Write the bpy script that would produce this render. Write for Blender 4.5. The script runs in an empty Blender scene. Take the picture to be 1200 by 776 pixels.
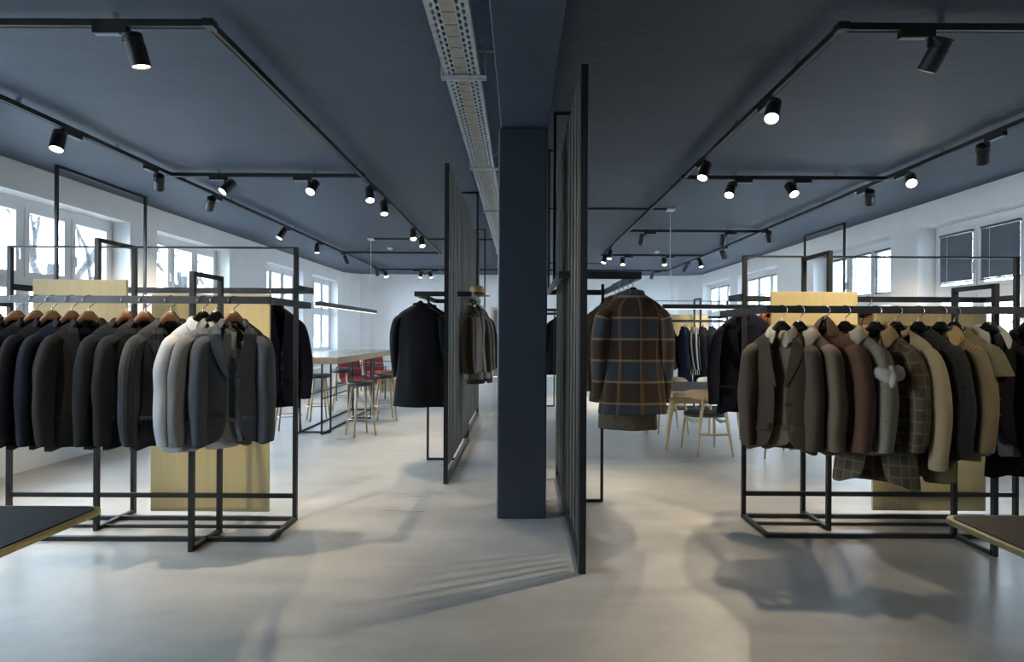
import bpy, math, random
from math import sin, cos, pi, radians as R
from mathutils import Vector, Matrix, noise, Quaternion

# ------------------------------------------------------------------ camera, world, exposure
SC = bpy.context.scene
COL = SC.collection
F = 658.0                      # focal length in pixels of the 1200 px wide frame
CAM_H = 1.35
cam_d = bpy.data.cameras.new('camera')
cam_d.sensor_width = 36.0
cam_d.lens = F / 1200 * 36
cam_d.shift_x = -10 / 1200
cam_d.shift_y = 2 / 1200
cam_d.clip_start = 0.02
cam = bpy.data.objects.new('camera', cam_d)
COL.objects.link(cam)
cam.matrix_world = Matrix.Translation((0, 0, CAM_H)) @ Matrix.Rotation(R(90), 4, 'X') @ Matrix.Rotation(R(0.3), 4, 'Z')
SC.camera = cam

W = bpy.data.worlds.new('overcast_sky')
SC.world = W
W.use_nodes = True
SKY_COL = (0.74, 0.88, 1.0, 1)
SKY_STR = 13.0
bg = W.node_tree.nodes['Background']
bg.inputs[0].default_value = SKY_COL
bg.inputs[1].default_value = SKY_STR

SC.view_settings.view_transform = 'Standard'
SC.view_settings.look = 'None'
SC.view_settings.gamma = 1.0
SC.view_settings.use_curve_mapping = False
SC.view_settings.exposure = 1.38
SPOT_W = 70.0                  # watts of one track spotlight
LENS_E = 14.0
cy = SC.cycles
cy.max_bounces = 7
cy.diffuse_bounces = 5
cy.glossy_bounces = 3
cy.transmission_bounces = 4
cy.transparent_max_bounces = 12
cy.sample_clamp_indirect = 6.0
cy.caustics_reflective = False
cy.caustics_refractive = False

# ------------------------------------------------------------------ helpers
def px(x, y, Y):               # photograph pixel -> world point at depth Y (measurement aid)
    return Vector(((x - 610) * Y / F, Y, CAM_H + (390 - y) * Y / F))

class MB:
    def __init__(s):
        s.v = []; s.f = []; s.uv = {}
    def bx(s, x0, x1, y0, y1, z0, z1):
        if x0 > x1: x0, x1 = x1, x0
        if y0 > y1: y0, y1 = y1, y0
        if z0 > z1: z0, z1 = z1, z0
        b = len(s.v)
        s.v += [(x0,y0,z0),(x1,y0,z0),(x1,y1,z0),(x0,y1,z0),(x0,y0,z1),(x1,y0,z1),(x1,y1,z1),(x0,y1,z1)]
        s.f += [tuple(b+i for i in q) for q in ((0,3,2,1),(4,5,6,7),(0,1,5,4),(1,2,6,5),(2,3,7,6),(3,0,4,7))]
        return s
    def bar(s, p, q, w, h=None):           # square bar from p to q, w across, h in the vertical sense
        h = h or w
        p, q = Vector(p), Vector(q)
        d = (q - p).normalized()
        up = Vector((0,0,1)) if abs(d.z) < 0.95 else Vector((0,1,0))
        a = d.cross(up).normalized() * (w/2); c = a.cross(d).normalized() * (h/2)
        b = len(s.v)
        for o in (p, q):
            s.v += [tuple(o-a-c), tuple(o+a-c), tuple(o+a+c), tuple(o-a+c)]
        s.f += [tuple(b+i for i in k) for k in ((0,1,2,3),(7,6,5,4),(0,4,5,1),(1,5,6,2),(2,6,7,3),(3,7,4,0))]
        return s
    def tube(s, pts, r, n=8):
        pts = [Vector(p) for p in pts]
        rs = r if isinstance(r, (list, tuple)) else [r]*len(pts)
        b = len(s.v); ref = None
        for i, p in enumerate(pts):
            d = (pts[min(i+1, len(pts)-1)] - pts[max(i-1, 0)]).normalized()
            if ref is None:
                ref = d.orthogonal().normalized()
            else:
                ref = (ref - d*ref.dot(d)).normalized()
            e = d.cross(ref)
            for k in range(n):
                t = 2*pi*k/n
                s.v.append(tuple(p + (ref*cos(t) + e*sin(t))*rs[i]))
        for i in range(len(pts)-1):
            for k in range(n):
                a0 = b+i*n+k; a1 = b+i*n+(k+1) % n
                s.f.append((a0, a1, a1+n, a0+n))
        s.f.append(tuple(b+k for k in range(n))[::-1])
        s.f.append(tuple(b+(len(pts)-1)*n+k for k in range(n)))
        return s
    def lathe(s, prof, n=24, c=(0,0,0)):   # profile of (radius, z)
        b = len(s.v)
        for r, z in prof:
            for k in range(n):
                t = 2*pi*k/n
                s.v.append((c[0]+r*cos(t), c[1]+r*sin(t), c[2]+z))
        for i in range(len(prof)-1):
            for k in range(n):
                a0 = b+i*n+k; a1 = b+i*n+(k+1) % n
                s.f.append((a0, a1, a1+n, a0+n))
        s.f.append(tuple(b+k for k in range(n))[::-1])
        s.f.append(tuple(b+(len(prof)-1)*n+k for k in range(n)))
        return s
    def grid(s, rows):                     # rows of (point, uv)
        b = len(s.v); m = len(rows[0])
        for r in rows:
            for p, t in r:
                s.uv[len(s.v)] = t; s.v.append(tuple(p))
        for i in range(len(rows)-1):
            for k in range(m-1):
                a0 = b+i*m+k
                s.f.append((a0, a0+1, a0+1+m, a0+m))
        return s
    def prism(s, poly, z0, z1):            # polygon (x, y) pulled up in z
        b = len(s.v); n = len(poly)
        s.v += [(x, y, z0) for x, y in poly] + [(x, y, z1) for x, y in poly]
        s.f.append(tuple(b+k for k in range(n))[::-1]); s.f.append(tuple(b+n+k for k in range(n)))
        for k in range(n):
            j = (k+1) % n
            s.f.append((b+k, b+j, b+n+j, b+n+k))
        return s
    def mesh(s, name, mat, smooth=False):
        me = bpy.data.meshes.new(name)
        me.from_pydata(s.v, [], s.f)
        if s.uv:
            l = me.uv_layers.new(name='UVMap')
            for lp in me.loops:
                l.data[lp.index].uv = s.uv.get(lp.vertex_index, (0, 0))
        if mat: me.materials.append(mat)
        if smooth:
            me.polygons.foreach_set('use_smooth', [True]*len(me.polygons))
        me.update()
        return me
    def build(s, name, mat, parent=None, smooth=False, bevel=0, solid=0, sub=0):
        return place(name, s.mesh(name, mat, smooth), parent, bevel=bevel, solid=solid, sub=sub)

def place(name, me, parent=None, loc=None, quat=None, rotz=None, bevel=0, solid=0, sub=0):
    o = bpy.data.objects.new(name, me)
    COL.objects.link(o)
    if parent: o.parent = parent
    if loc is not None: o.location = loc
    if quat is not None:
        o.rotation_mode = 'QUATERNION'; o.rotation_quaternion = quat
    if rotz is not None: o.rotation_euler = (0, 0, rotz)
    if bevel:
        m = o.modifiers.new('bevel', 'BEVEL'); m.width = bevel; m.segments = 2; m.limit_method = 'ANGLE'
    if solid:
        m = o.modifiers.new('solid', 'SOLIDIFY'); m.thickness = solid; m.offset = 0
    if sub:
        m = o.modifiers.new('sub', 'SUBSURF'); m.levels = sub; m.render_levels = sub
    return o

def tag(o, label=None, cat=None, group=None, kind=None):
    if label: o['label'] = label
    if cat: o['category'] = cat
    if group: o['group'] = group
    if kind: o['kind'] = kind
    return o

def thing(name, label, cat, loc=(0,0,0), rotz=0, group=None):
    o = bpy.data.objects.new(name, None)
    COL.objects.link(o)
    o.empty_display_size = 0.1
    o.location = loc; o.rotation_euler = (0, 0, rotz)
    return tag(o, label, cat, group)

def copy_tree(o, parent=None):
    c = o.copy(); COL.objects.link(c); c.parent = parent
    for ch in list(o.children):
        copy_tree(ch, c)
    return c

# ------------------------------------------------------------------ materials
M = {}
class NT:
    def __init__(s, name):
        s.m = bpy.data.materials.new(name); s.m.use_nodes = True
        s.t = s.m.node_tree; s.b = s.t.nodes['Principled BSDF']; M[name] = s.m
    def n(s, typ, **kw):
        x = s.t.nodes.new(typ)
        for k, v in kw.items(): setattr(x, k, v)
        return x
    def l(s, a, b): s.t.links.new(a, b)
    def math(s, op, a, b=None):
        x = s.n('ShaderNodeMath', operation=op)
        for i, v in enumerate((a, b)):
            if v is None: continue
            if isinstance(v, (int, float)): x.inputs[i].default_value = v
            else: s.l(v, x.inputs[i])
        return x.outputs[0]
    def mix(s, f, a, b):
        x = s.n('ShaderNodeMix', data_type='RGBA')
        for i, v in ((0, f), (6, a), (7, b)):
            if isinstance(v, (int, float)): x.inputs[i].default_value = v
            elif isinstance(v, tuple): x.inputs[i].default_value = (*v[:3], 1)
            else: s.l(v, x.inputs[i])
        return x.outputs[2]
    def noise(s, vec, scale, detail=4, rough=0.6):
        x = s.n('ShaderNodeTexNoise')
        x.inputs['Scale'].default_value = scale; x.inputs['Detail'].default_value = detail
        x.inputs['Roughness'].default_value = rough
        if vec is not None: s.l(vec, x.inputs['Vector'])
        return x.outputs[0]
    def coord(s, which='Object', scale=None):
        x = s.n('ShaderNodeTexCoord').outputs[which]
        if scale:
            m = s.n('ShaderNodeMapping'); s.l(x, m.inputs[0]); m.inputs['Scale'].default_value = scale
            x = m.outputs[0]
        return x
    def ramp(s, fac, lo, hi):
        x = s.n('ShaderNodeMapRange'); s.l(fac, x.inputs[0])
        x.inputs[1].default_value = lo; x.inputs[2].default_value = hi
        return x.outputs[0]
    def bump(s, h, strength, dist=0.01):
        x = s.n('ShaderNodeBump'); x.inputs['Strength'].default_value = strength
        x.inputs['Distance'].default_value = dist
        s.l(h, x.inputs['Height']); s.l(x.outputs[0], s.b.inputs['Normal'])
    def set(s, col=None, rough=None, metal=None, spec=None, sheen=None):
        i = s.b.inputs
        if col is not None:
            if isinstance(col, tuple): i['Base Color'].default_value = (*col[:3], 1)
            else: s.l(col, i['Base Color'])
        if rough is not None:
            if isinstance(rough, (int, float)): i['Roughness'].default_value = rough
            else: s.l(rough, i['Roughness'])
        if metal is not None: i['Metallic'].default_value = metal
        if spec is not None: i['Specular IOR Level'].default_value = spec
        if sheen is not None:
            i['Sheen Weight'].default_value = sheen; i['Sheen Roughness'].default_value = 0.5
        return s

def mottled(name, c, var=0.12, scale=6, rough=0.6, metal=0, spec=0.5, bump=0, bscale=None, stretch=None):
    t = NT(name); v = t.coord('Object', stretch)
    f = t.ramp(t.noise(v, scale), 0.3, 0.7)
    t.set(t.mix(f, tuple(x*(1-var) for x in c), tuple(min(1, x*(1+var)) for x in c)), rough, metal, spec)
    if bump: t.bump(t.noise(v, bscale or scale*4), bump)
    return t

mottled('white_plaster', (0.80, 0.81, 0.825), 0.03, 2.5, 0.85, spec=0.2, bump=0.12, bscale=30)
mottled('white_paint', (0.72, 0.74, 0.76), 0.02, 4, 0.4)
mottled('ceiling_paint', (0.046, 0.066, 0.099), 0.10, 1.3, 0.60, spec=0.35, bump=0.5, bscale=7, stretch=(1, 2.2, 1))
mottled('column_paint', (0.042, 0.052, 0.071), 0.10, 3, 0.42, spec=0.45, bump=0.08, bscale=14)
mottled('black_steel', (0.022, 0.024, 0.027), 0.2, 12, 0.42, metal=0.2)
mottled('grey_steel', (0.060, 0.063, 0.068), 0.2, 9, 0.36, metal=0.55)
mottled('slat_steel', (0.135, 0.131, 0.116), 0.04, 3, 0.42, metal=0.35)
mottled('galvanised', (0.66, 0.69, 0.72), 0.2, 30, 0.34, metal=0.5)
mottled('galvanised_dull', (0.46, 0.43, 0.38), 0.2, 20, 0.45, metal=0.55)
mottled('black_plastic', (0.012, 0.012, 0.013), 0.2, 20, 0.45)
mottled('grey_plastic', (0.20, 0.23, 0.28), 0.1, 20, 0.5)
mottled('chrome', (0.62, 0.62, 0.62), 0.05, 20, 0.22, metal=1)
mottled('brass', (0.62, 0.47, 0.17), 0.12, 20, 0.36, metal=0.8)
mottled('black_leather', (0.022, 0.026, 0.034), 0.2, 30, 0.42, bump=0.1, bscale=160)
mottled('red_fabric', (0.19, 0.030, 0.034), 0.15, 25, 0.85, spec=0.2, bump=0.15, bscale=300)
mottled('blind_slat', (0.10, 0.115, 0.135), 0.1, 8, 0.4, metal=0.3)
mottled('blind_slat_light', (0.55, 0.58, 0.61), 0.05, 8, 0.4)
mottled('tree_bark', (0.055, 0.055, 0.058), 0.25, 8, 0.9)
mottled('outside_ground', (0.42, 0.44, 0.45), 0.2, 0.6, 0.9)
mottled('straw', (0.50, 0.33, 0.15), 0.3, 60, 0.85, bump=0.3, bscale=150)
mottled('button_horn', (0.03, 0.024, 0.02), 0.3, 60, 0.35)
mottled('paper_tag', (0.50, 0.50, 0.48), 0.1, 30, 0.8)
mottled('lens_rim', (0.05, 0.05, 0.05), 0.1, 30, 0.3, metal=0.6)

def wood(name, c, var=0.16, axis=(14, 14, 0.9), rough=0.5, fine=5):
    t = NT(name); v = t.coord('Object', axis)
    n1 = t.noise(v, 2.2, 5); n2 = t.noise(v, fine*3, 3)
    f = t.math('ADD', t.math('MULTIPLY', t.ramp(n1, 0.3, 0.7), 0.6), t.math('MULTIPLY', n2, 0.4))
    t.set(t.mix(f, tuple(x*(1-var) for x in c), tuple(min(1, x*(1+var)) for x in c)), rough)
    t.bump(n2, 0.06)
    return t
wood('poplar_ply', (0.60, 0.50, 0.265), 0.10, rough=0.45)
wood('oak', (0.60, 0.455, 0.275), 0.15, rough=0.42)
wood('oak_edge', (0.36, 0.25, 0.145), 0.15, axis=(1.2, 1.2, 14))
wood('table_top_oak', (0.48, 0.40, 0.31), 0.1, axis=(12, 1.0, 12), rough=0.2)
wood('hanger_wood', (0.235, 0.125, 0.062), 0.22, axis=(3, 20, 20), rough=0.4)
wood('dark_veneer', (0.011, 0.0115, 0.013), 0.7, axis=(1.4, 16, 16), rough=0.68)
M['dark_veneer'].node_tree.nodes['Principled BSDF'].inputs['Specular IOR Level'].default_value = 0.12
mottled('brass_shaded', (0.12, 0.10, 0.05), 0.2, 20, 0.5, metal=0.5)  # darker copy of the brass: shade on the right table edge put into its colour
wood('table_linoleum', (0.095, 0.088, 0.080), 0.12, axis=(3, 3, 3), rough=0.35)
wood('stool_leg_oak', (0.42, 0.31, 0.17), 0.2, rough=0.42)
mottled('hanger_black', (0.008, 0.008, 0.009), 0.2, 20, 0.2)

t = NT('concrete')
v = t.coord('Object')
a = t.noise(v, 0.55, 6, 0.65); b_ = t.noise(v, 5.5, 6, 0.7)
vs = t.coord('Object', (0.5, 2.6, 1)); c_ = t.noise(vs, 1.6, 5, 0.6)
f = t.math('ADD', t.math('MULTIPLY', t.ramp(a, 0.3, 0.7), 0.45), t.math('ADD', t.math('MULTIPLY', t.ramp(b_, 0.25, 0.75), 0.2), t.math('MULTIPLY', t.ramp(c_, 0.3, 0.7), 0.35)))
t.set(t.mix(f, (0.25, 0.25, 0.25), (0.57, 0.555, 0.525)), t.math('ADD', t.math('MULTIPLY', t.ramp(c_, 0.3, 0.7), 0.12), 0.27), spec=0.5)
t.bump(b_, 0.03)

t = NT('window_glass')
t.t.nodes.remove(t.b)
tr = t.n('ShaderNodeBsdfTransparent'); tr.inputs[0].default_value = (0.95, 0.97, 0.98, 1)
gl = t.n('ShaderNodeBsdfGlossy'); gl.inputs['Roughness'].default_value = 0.02
fr = t.n('ShaderNodeFresnel'); fr.inputs[0].default_value = 1.45
mx = t.n('ShaderNodeMixShader')
t.l(t.math('MULTIPLY', fr.outputs[0], 0.8), mx.inputs[0]); t.l(tr.outputs[0], mx.inputs[1]); t.l(gl.outputs[0], mx.inputs[2])
t.l(mx.outputs[0], t.t.nodes['Material Output'].inputs[0])

def emitter(name, col, st):
    t = NT(name); t.set(col, 0.4)
    t.b.inputs['Emission Color'].default_value = (*col, 1); t.b.inputs['Emission Strength'].default_value = st
emitter('lamp_lens', (1.0, 0.86, 0.60), LENS_E)
emitter('pendant_diffuser', (1.0, 0.88, 0.70), 0.7)

def fabric(name, c, c2=None, kind='plain', rough=0.92, extra=None, sheen=0.12):
    t = NT(name); uv = t.coord('UV')
    sp = t.n('ShaderNodeSeparateXYZ'); t.l(uv, sp.inputs[0])
    U, V = sp.outputs[0], sp.outputs[1]
    def mask(co, per, wid, off=0.0):
        return t.math('LESS_THAN', t.math('FRACT', t.math('ADD', t.math('MULTIPLY', co, 1/per), off+50)), wid)
    c2 = c2 or tuple(x*1.5+0.004 for x in c)
    n = t.ramp(t.noise(uv, 45, 5, 0.75), 0.3, 0.7)
    fine = t.noise(uv, 420, 2)
    base = t.mix(t.math('MULTIPLY', n, 0.35), c, c2)
    h = fine; bs = 0.15
    if kind == 'pinstripe':
        base = t.mix(t.math('MULTIPLY', mask(U, 0.022, 0.13), 0.8), base, c2)
    elif kind == 'stripe':
        base = t.mix(mask(U, 0.058, 0.32), c, c2)
    elif kind == 'tweed':
        base = t.mix(t.ramp(t.noise(uv, 120, 3, 0.85), 0.36, 0.64), c, c2); bs = 0.4
    elif kind == 'fleece':
        base = t.mix(t.ramp(t.noise(uv, 110, 4, 0.8), 0.35, 0.65), c, c2); h = t.noise(uv, 130, 4); bs = 0.9
    elif kind == 'knit':
        w = t.math('MULTIPLY', t.math('SINE', t.math('MULTIPLY', t.math('ADD', U, V), 2*pi/0.012)),
                   t.math('SINE', t.math('MULTIPLY', t.math('SUBTRACT', V, U), 2*pi/0.016)))
        w = t.math('ADD', t.math('MULTIPLY', w, 0.5), 0.5)
        base = t.mix(w, c, c2); h = w; bs = 0.8
    elif kind == 'houndstooth':
        a1 = mask(t.math('ADD', U, V), 0.020, 0.5); a2 = mask(t.math('SUBTRACT', U, V), 0.020, 0.5)
        base = t.mix(t.math('MULTIPLY', t.math('ABSOLUTE', t.math('SUBTRACT', a1, a2)), 0.8), c, c2)
    elif kind == 'check':
        per, ln, ln2 = extra[0], extra[1], extra[2]
        q = t.math('ABSOLUTE', t.math('SUBTRACT', mask(U, per*2, 0.5), mask(V, per*2, 0.5)))
        base = t.mix(q, base, ln2)
        g = t.math('MAXIMUM', mask(U, per, 0.16), mask(V, per, 0.16))
        base = t.mix(t.math('MULTIPLY', g, 0.75), base, ln)
        base = t.mix(t.math('MULTIPLY', n, 0.3), base, c)
    elif kind == 'plaid':
        blue, cream, rust = extra
        sp2 = t.ramp(t.noise(uv, 150, 3, 0.8), 0.55, 0.72)
        bl = t.mix(t.math('MULTIPLY', sp2, 0.4), blue, tuple(x*3+0.02 for x in blue))
        base = t.mix(mask(V, 0.296, 0.5, 0.10), base, bl)
        base = t.mix(t.math('MULTIPLY', mask(U, 0.13, 0.13, 0.30), 0.75), base, rust)
        base = t.mix(t.math('MULTIPLY', mask(U, 0.13, 0.035, 0.33), 0.6), base, cream)
        base = t.mix(t.math('MULTIPLY', mask(V, 0.148, 0.10, 0.20), 0.65), base, cream)
        bs = 0.3
    t.set(base, rough, spec=0.15, sheen=sheen)
    t.bump(h, bs, 0.004)
    return t

fabric('wool_black', (0.0062, 0.0064, 0.0080), sheen=0.0)
fabric('wool_navy', (0.008, 0.0095, 0.020), sheen=0.02)
fabric('wool_midnight', (0.008, 0.009, 0.013), sheen=0.0)
fabric('wool_charcoal', (0.019, 0.020, 0.021), sheen=0.04)
fabric('wool_graphite', (0.011, 0.013, 0.015), sheen=0.04)
fabric('wool_pinstripe', (0.012, 0.013, 0.016), (0.055, 0.06, 0.068), 'pinstripe')
fabric('wool_grey', (0.105, 0.112, 0.115), (0.20, 0.21, 0.21), 'tweed')
fabric('wool_slate', (0.048, 0.058, 0.076), (0.085, 0.095, 0.115), 'plain')
fabric('cotton_white', (0.42, 0.44, 0.48), (0.50, 0.51, 0.54), rough=0.8)
fabric('wool_brown', (0.060, 0.046, 0.034), (0.095, 0.075, 0.056))
fabric('wool_taupe', (0.150, 0.118, 0.085), (0.22, 0.18, 0.13))
fabric('cotton_beige', (0.40, 0.34, 0.26), (0.48, 0.41, 0.32))
fabric('knit_brown', (0.078, 0.040, 0.026), (0.15, 0.085, 0.058), 'tweed')
fabric('fleece_grey', (0.16, 0.145, 0.115), (0.36, 0.33, 0.27), 'fleece')
fabric('jersey_grey', (0.34, 0.33, 0.30), (0.44, 0.43, 0.40))
fabric('check_brown', (0.085, 0.066, 0.042), None, 'check', extra=(0.066, (0.175, 0.145, 0.10), (0.065, 0.052, 0.035)))
fabric('knit_cream', (0.33, 0.255, 0.145), (0.55, 0.46, 0.30), 'knit')
fabric('check_dark', (0.012, 0.012, 0.014), None, 'check', extra=(0.035, (0.030, 0.027, 0.026), (0.018, 0.017, 0.018)))
fabric('houndstooth_khaki', (0.12, 0.088, 0.045), (0.24, 0.185, 0.105), 'houndstooth')
fabric('cotton_olive', (0.115, 0.105, 0.050), (0.15, 0.135, 0.07))
fabric('denim_grey', (0.085, 0.105, 0.125), (0.13, 0.155, 0.18))
fabric('shirt_grey', (0.32, 0.32, 0.30), (0.40, 0.40, 0.38))
fabric('fur_rust', (0.22, 0.070, 0.022), (0.38, 0.15, 0.06), 'fleece')
fabric('plaid_wool', (0.058, 0.038, 0.028), None, 'plaid', extra=((0.050, 0.062, 0.080), (0.34, 0.27, 0.17), (0.19, 0.085, 0.035)))
fabric('tweed_brown', (0.045, 0.034, 0.024), (0.24, 0.19, 0.13), 'tweed')
fabric('leather_brown', (0.055, 0.034, 0.020), (0.10, 0.066, 0.040), rough=0.5)
fabric('stripe_bw', (0.012, 0.012, 0.013), (0.55, 0.53, 0.48), 'stripe')
fabric('cotton_tan', (0.30, 0.20, 0.10), (0.36, 0.25, 0.13))

# ------------------------------------------------------------------ the room
XL, XR, YB, YE, ZC = -5.25, 5.40, -4.0, 17.1, 3.11
WT = 0.45                       # wall thickness
def struct(name, mb, mat, **kw):
    return tag(mb.build(name, M[mat], **kw), kind='structure')

tag(struct('floor', MB().bx(XL-WT, XR+WT, YB-0.2, YE+0.3, -0.25, 0), 'concrete'), 'pale grey polished concrete floor')
tag(struct('ceiling', MB().bx(XL-WT, XR+WT, YB-0.2, YE+0.3, ZC, ZC+0.3), 'ceiling_paint'), 'dark blue grey painted plaster ceiling')
tag(struct('ceiling_beam', MB().bx(-0.150, 0.196, YB, YE, 2.838, ZC), 'ceiling_paint', bevel=0.008), 'dark blue grey beam running down the middle of the ceiling')
col = struct('column', MB().bx(-0.167, 0.192, 4.07, 4.43, 0, 2.838), 'column_paint', bevel=0.012)
tag(col, 'square dark blue grey column under the ceiling beam')

ZS, ZT = 0.80, 2.80             # window opening sill / head
WIN_L = [(-0.2, 1.9), (2.75, 4.85), (5.45, 7.54), (8.10, 10.12), (11.60, 13.55), (14.14, 16.10)]
WIN_R = [(5.50, 7.64), (8.20, 10.36), (11.84, 13.99), (14.50, 16.66)]
def wall_x(name, X, s, wins, y0, y1):
    m = MB(); xo = X + s*WT; y = y0
    for a, b in wins:
        m.bx(X, xo, y, a, 0, ZC)
        m.bx(X, xo, a, b, 0, ZS); m.bx(X, xo, a, b, ZT, ZC)
        y = b
    m.bx(X, xo, y, y1, 0, ZC)
    return struct(name, m, 'white_plaster')
wall_x('wall_left', XL, -1, WIN_L, YB-0.2, YE+0.3)
wall_x('wall_right', XR, 1, WIN_R, YB-0.2, YE+0.3)
m = MB().bx(XL, -0.90, YE, YE+0.3, 0, ZC).bx(-0.90, 0.0, YE, YE+0.3, 2.10, ZC).bx(0.0, XR, YE, YE+0.3, 0, ZC)
m.prism([(XL, 16.55), (XL+0.14, 16.80), (XL+0.38, 17.02), (XL+0.65, YE), (XL, YE)], 0, ZC)
m.prism([(XR, 16.70), (XR, YE), (XR-0.60, YE), (XR-0.35, 17.02), (XR-0.13, 16.86)], 0, ZC)
struct('wall_end', m, 'white_plaster')
struct('wall_back', MB().bx(XL-WT, XR+WT, YB-0.2, YB, 0, ZC), 'column_paint')
# door in the end wall
d = struct('door_1', MB().bx(-0.84, -0.06, YE+0.10, YE+0.15, 0.005, 2.04), 'grey_plastic')
MB().bx(-0.90, -0.83, YE-0.02, YE+0.2, 0, 2.12).bx(-0.07, 0.0, YE-0.02, YE+0.2, 0, 2.12).bx(-0.83, -0.07, YE-0.02, YE+0.2, 2.04, 2.12).build('door_frame', M['oak'], d)
MB().tube([(-0.77, YE+0.10, 1.03), (-0.77, YE+0.04, 1.03), (-0.65, YE+0.04, 1.03)], 0.011).build('door_handle', M['black_plastic'], d)
# low built-in bench box under the left windows
tag(MB().bx(XL, -4.73, 2.2, 16.0, 0, 0.46).bx(XL, -4.70, 2.18, 16.0, 0.46, 0.50).build('window_bench', M['white_paint'], bevel=0.004), 'long low white bench box built along the wall under the left windows', 'bench')

def window(idx, X, s, a, b, label):
    """window in a wall at x = X, s = outward sign"""
    gap = 0.02
    o = struct('window_%d' % idx, MB().bx(X-s*0.03, X+s*0.236, a+0.002, b-0.002, ZS+0.002, ZS+0.028), 'white_paint')   # inner sill
    tag(o, label)
    x0, x1 = X+s*0.24, X+s*0.32
    fr = MB()
    fr.bx(x0, x1, a, a+0.07, ZS, ZT).bx(x0, x1, b-0.07, b, ZS, ZT).bx(x0, x1, a+0.07, b-0.07, ZS, ZS+0.07).bx(x0, x1, a+0.07, b-0.07, ZT-0.09, ZT)
    fr.bx(x0, x1, a+0.07, b-0.07, 1.86, 1.94)
    n = 3; wcol = (b-a-0.14)/n
    for i in range(1, n):
        y = a+0.07+wcol*i
        fr.bx(x0-s*0.004, x1+s*0.004, y-0.03, y+0.03, ZS+0.06, ZT-0.08)
    fr.build('frame', M['white_paint'], o, bevel=0.004)
    for i in range(n):
        ya = a+0.07+wcol*i+(0.03 if i else 0); yb = a+0.07+wcol*(i+1)-(0.03 if i < n-1 else 0)
        for z0, z1 in ((ZS+0.07, 1.86), (1.94, ZT-0.09)):
            xa, xb = X+s*0.225, X+s*0.285
            k = 0.055
            sm = MB().bx(xa, xb, ya, ya+k, z0, z1).bx(xa, xb, yb-k, yb, z0, z1).bx(xa, xb, ya+k, yb-k, z0, z0+k).bx(xa, xb, ya+k, yb-k, z1-k, z1)
            so = sm.build('sash', M['white_paint'], o)
            MB().bx(X+s*0.25, X+s*0.258, ya+k, yb-k, z0+k, z1-k).build('pane', M['window_glass'], so)
            if i != 1:
                yh = yb-k/2 if i == 0 else ya+k/2
                MB().bx(xa-s*0.012, xa, yh-0.012, yh+0.012, z0+0.28, z0+0.34).bx(xa-s*0.035, xa-s*0.014, yh-0.008, yh+0.008, z0+0.18, z0+0.31).build('handle', M['white_paint'], so)
    # light portal: emits nothing, only helps Cycles sample the sky through the opening
    ld = bpy.data.lights.new('portal', 'AREA'); ld.shape = 'RECTANGLE'; ld.size = b-a; ld.size_y = ZT-ZS
    ld.cycles.is_portal = True
    lo = bpy.data.objects.new('portal', ld); COL.objects.link(lo); lo.parent = o
    lo.location = (X+s*0.40, (a+b)/2, (ZS+ZT)/2)
    lo.rotation_mode = 'QUATERNION'
    zax = Vector((s, 0, 0))          # light shines along -Z = inwards
    lo.rotation_quaternion = Matrix((Vector((0, 1, 0)), zax.cross(Vector((0, 1, 0))), zax)).transposed().to_quaternion()
    return o, wcol

lab_l = ['left wall window beside the camera', 'left wall window just outside the picture',
         'white three-bay window nearest on the left wall', 'second white window along the left wall', 'third white window along the left wall', 'farthest white window on the left wall']
for i, (a, b) in enumerate(WIN_L):
    window(i+1, XL, -1, a, b, lab_l[i])
lab_r = ['nearest right wall window with dark lowered blinds', 'second right wall window with half open blinds', 'third window along the right wall', 'farthest window on the right wall']
for i, (a, b) in enumerate(WIN_R):
    o, wcol = window(i+7, XR, 1, a, b, lab_r[i])
    for c in range(3):
        ya = a+0.07+wcol*c+0.065; yb = a+0.07+wcol*(c+1)-0.065
        dark = i == 0
        tilt = R(62) if dark else R(22)
        zt, zb = ZT-0.16, 2.02 if dark else (1.99 if i == 1 else 2.25)
        xs = XR+0.205
        where = ('far', 'middle', 'near')[2-c] if False else ('near', 'middle', 'far')[c]
        t_ = thing('venetian_blind', ('%s slatted blind over the %s bay of the %s right window' % ('dark grey lowered' if dark else 'grey open', where, ('nearest', 'second', 'third', 'farthest')[i])), 'blind', (xs, (ya+yb)/2, zb), 0, 'blinds in the right windows')
        hw = (yb-ya)/2
        MB().bx(-0.016, 0.016, -hw, hw, zt-zb, zt-zb+0.03).build('head_rail', M['blind_slat'], t_)
        sm = MB(); z = 0.03; w = 0.020
        while z < zt-zb-0.01:
            dx, dz = w*cos(tilt)/2, w*sin(tilt)/2
            b0 = len(sm.v)
            sm.v += [(-dx, -hw, z+dz), (dx, -hw, z-dz), (dx, hw, z-dz), (-dx, hw, z+dz)]
            sm.f.append((b0, b0+1, b0+2, b0+3))
            z += 0.0175 if dark else 0.021
        so = sm.build('slats', M['blind_slat' if i < 2 else 'blind_slat_light'], t_, solid=0.0012)
        so['kind'] = 'stuff'
        MB().bx(-0.013, 0.013, -hw, hw, 0, 0.015).build('bottom_rail', M['blind_slat'], t_)
        MB().tube([(-0.012, hw*0.5, 0.0), (-0.012, hw*0.5, zt-zb)], 0.002, 5).build('cord', M['white_paint'], t_)

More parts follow.
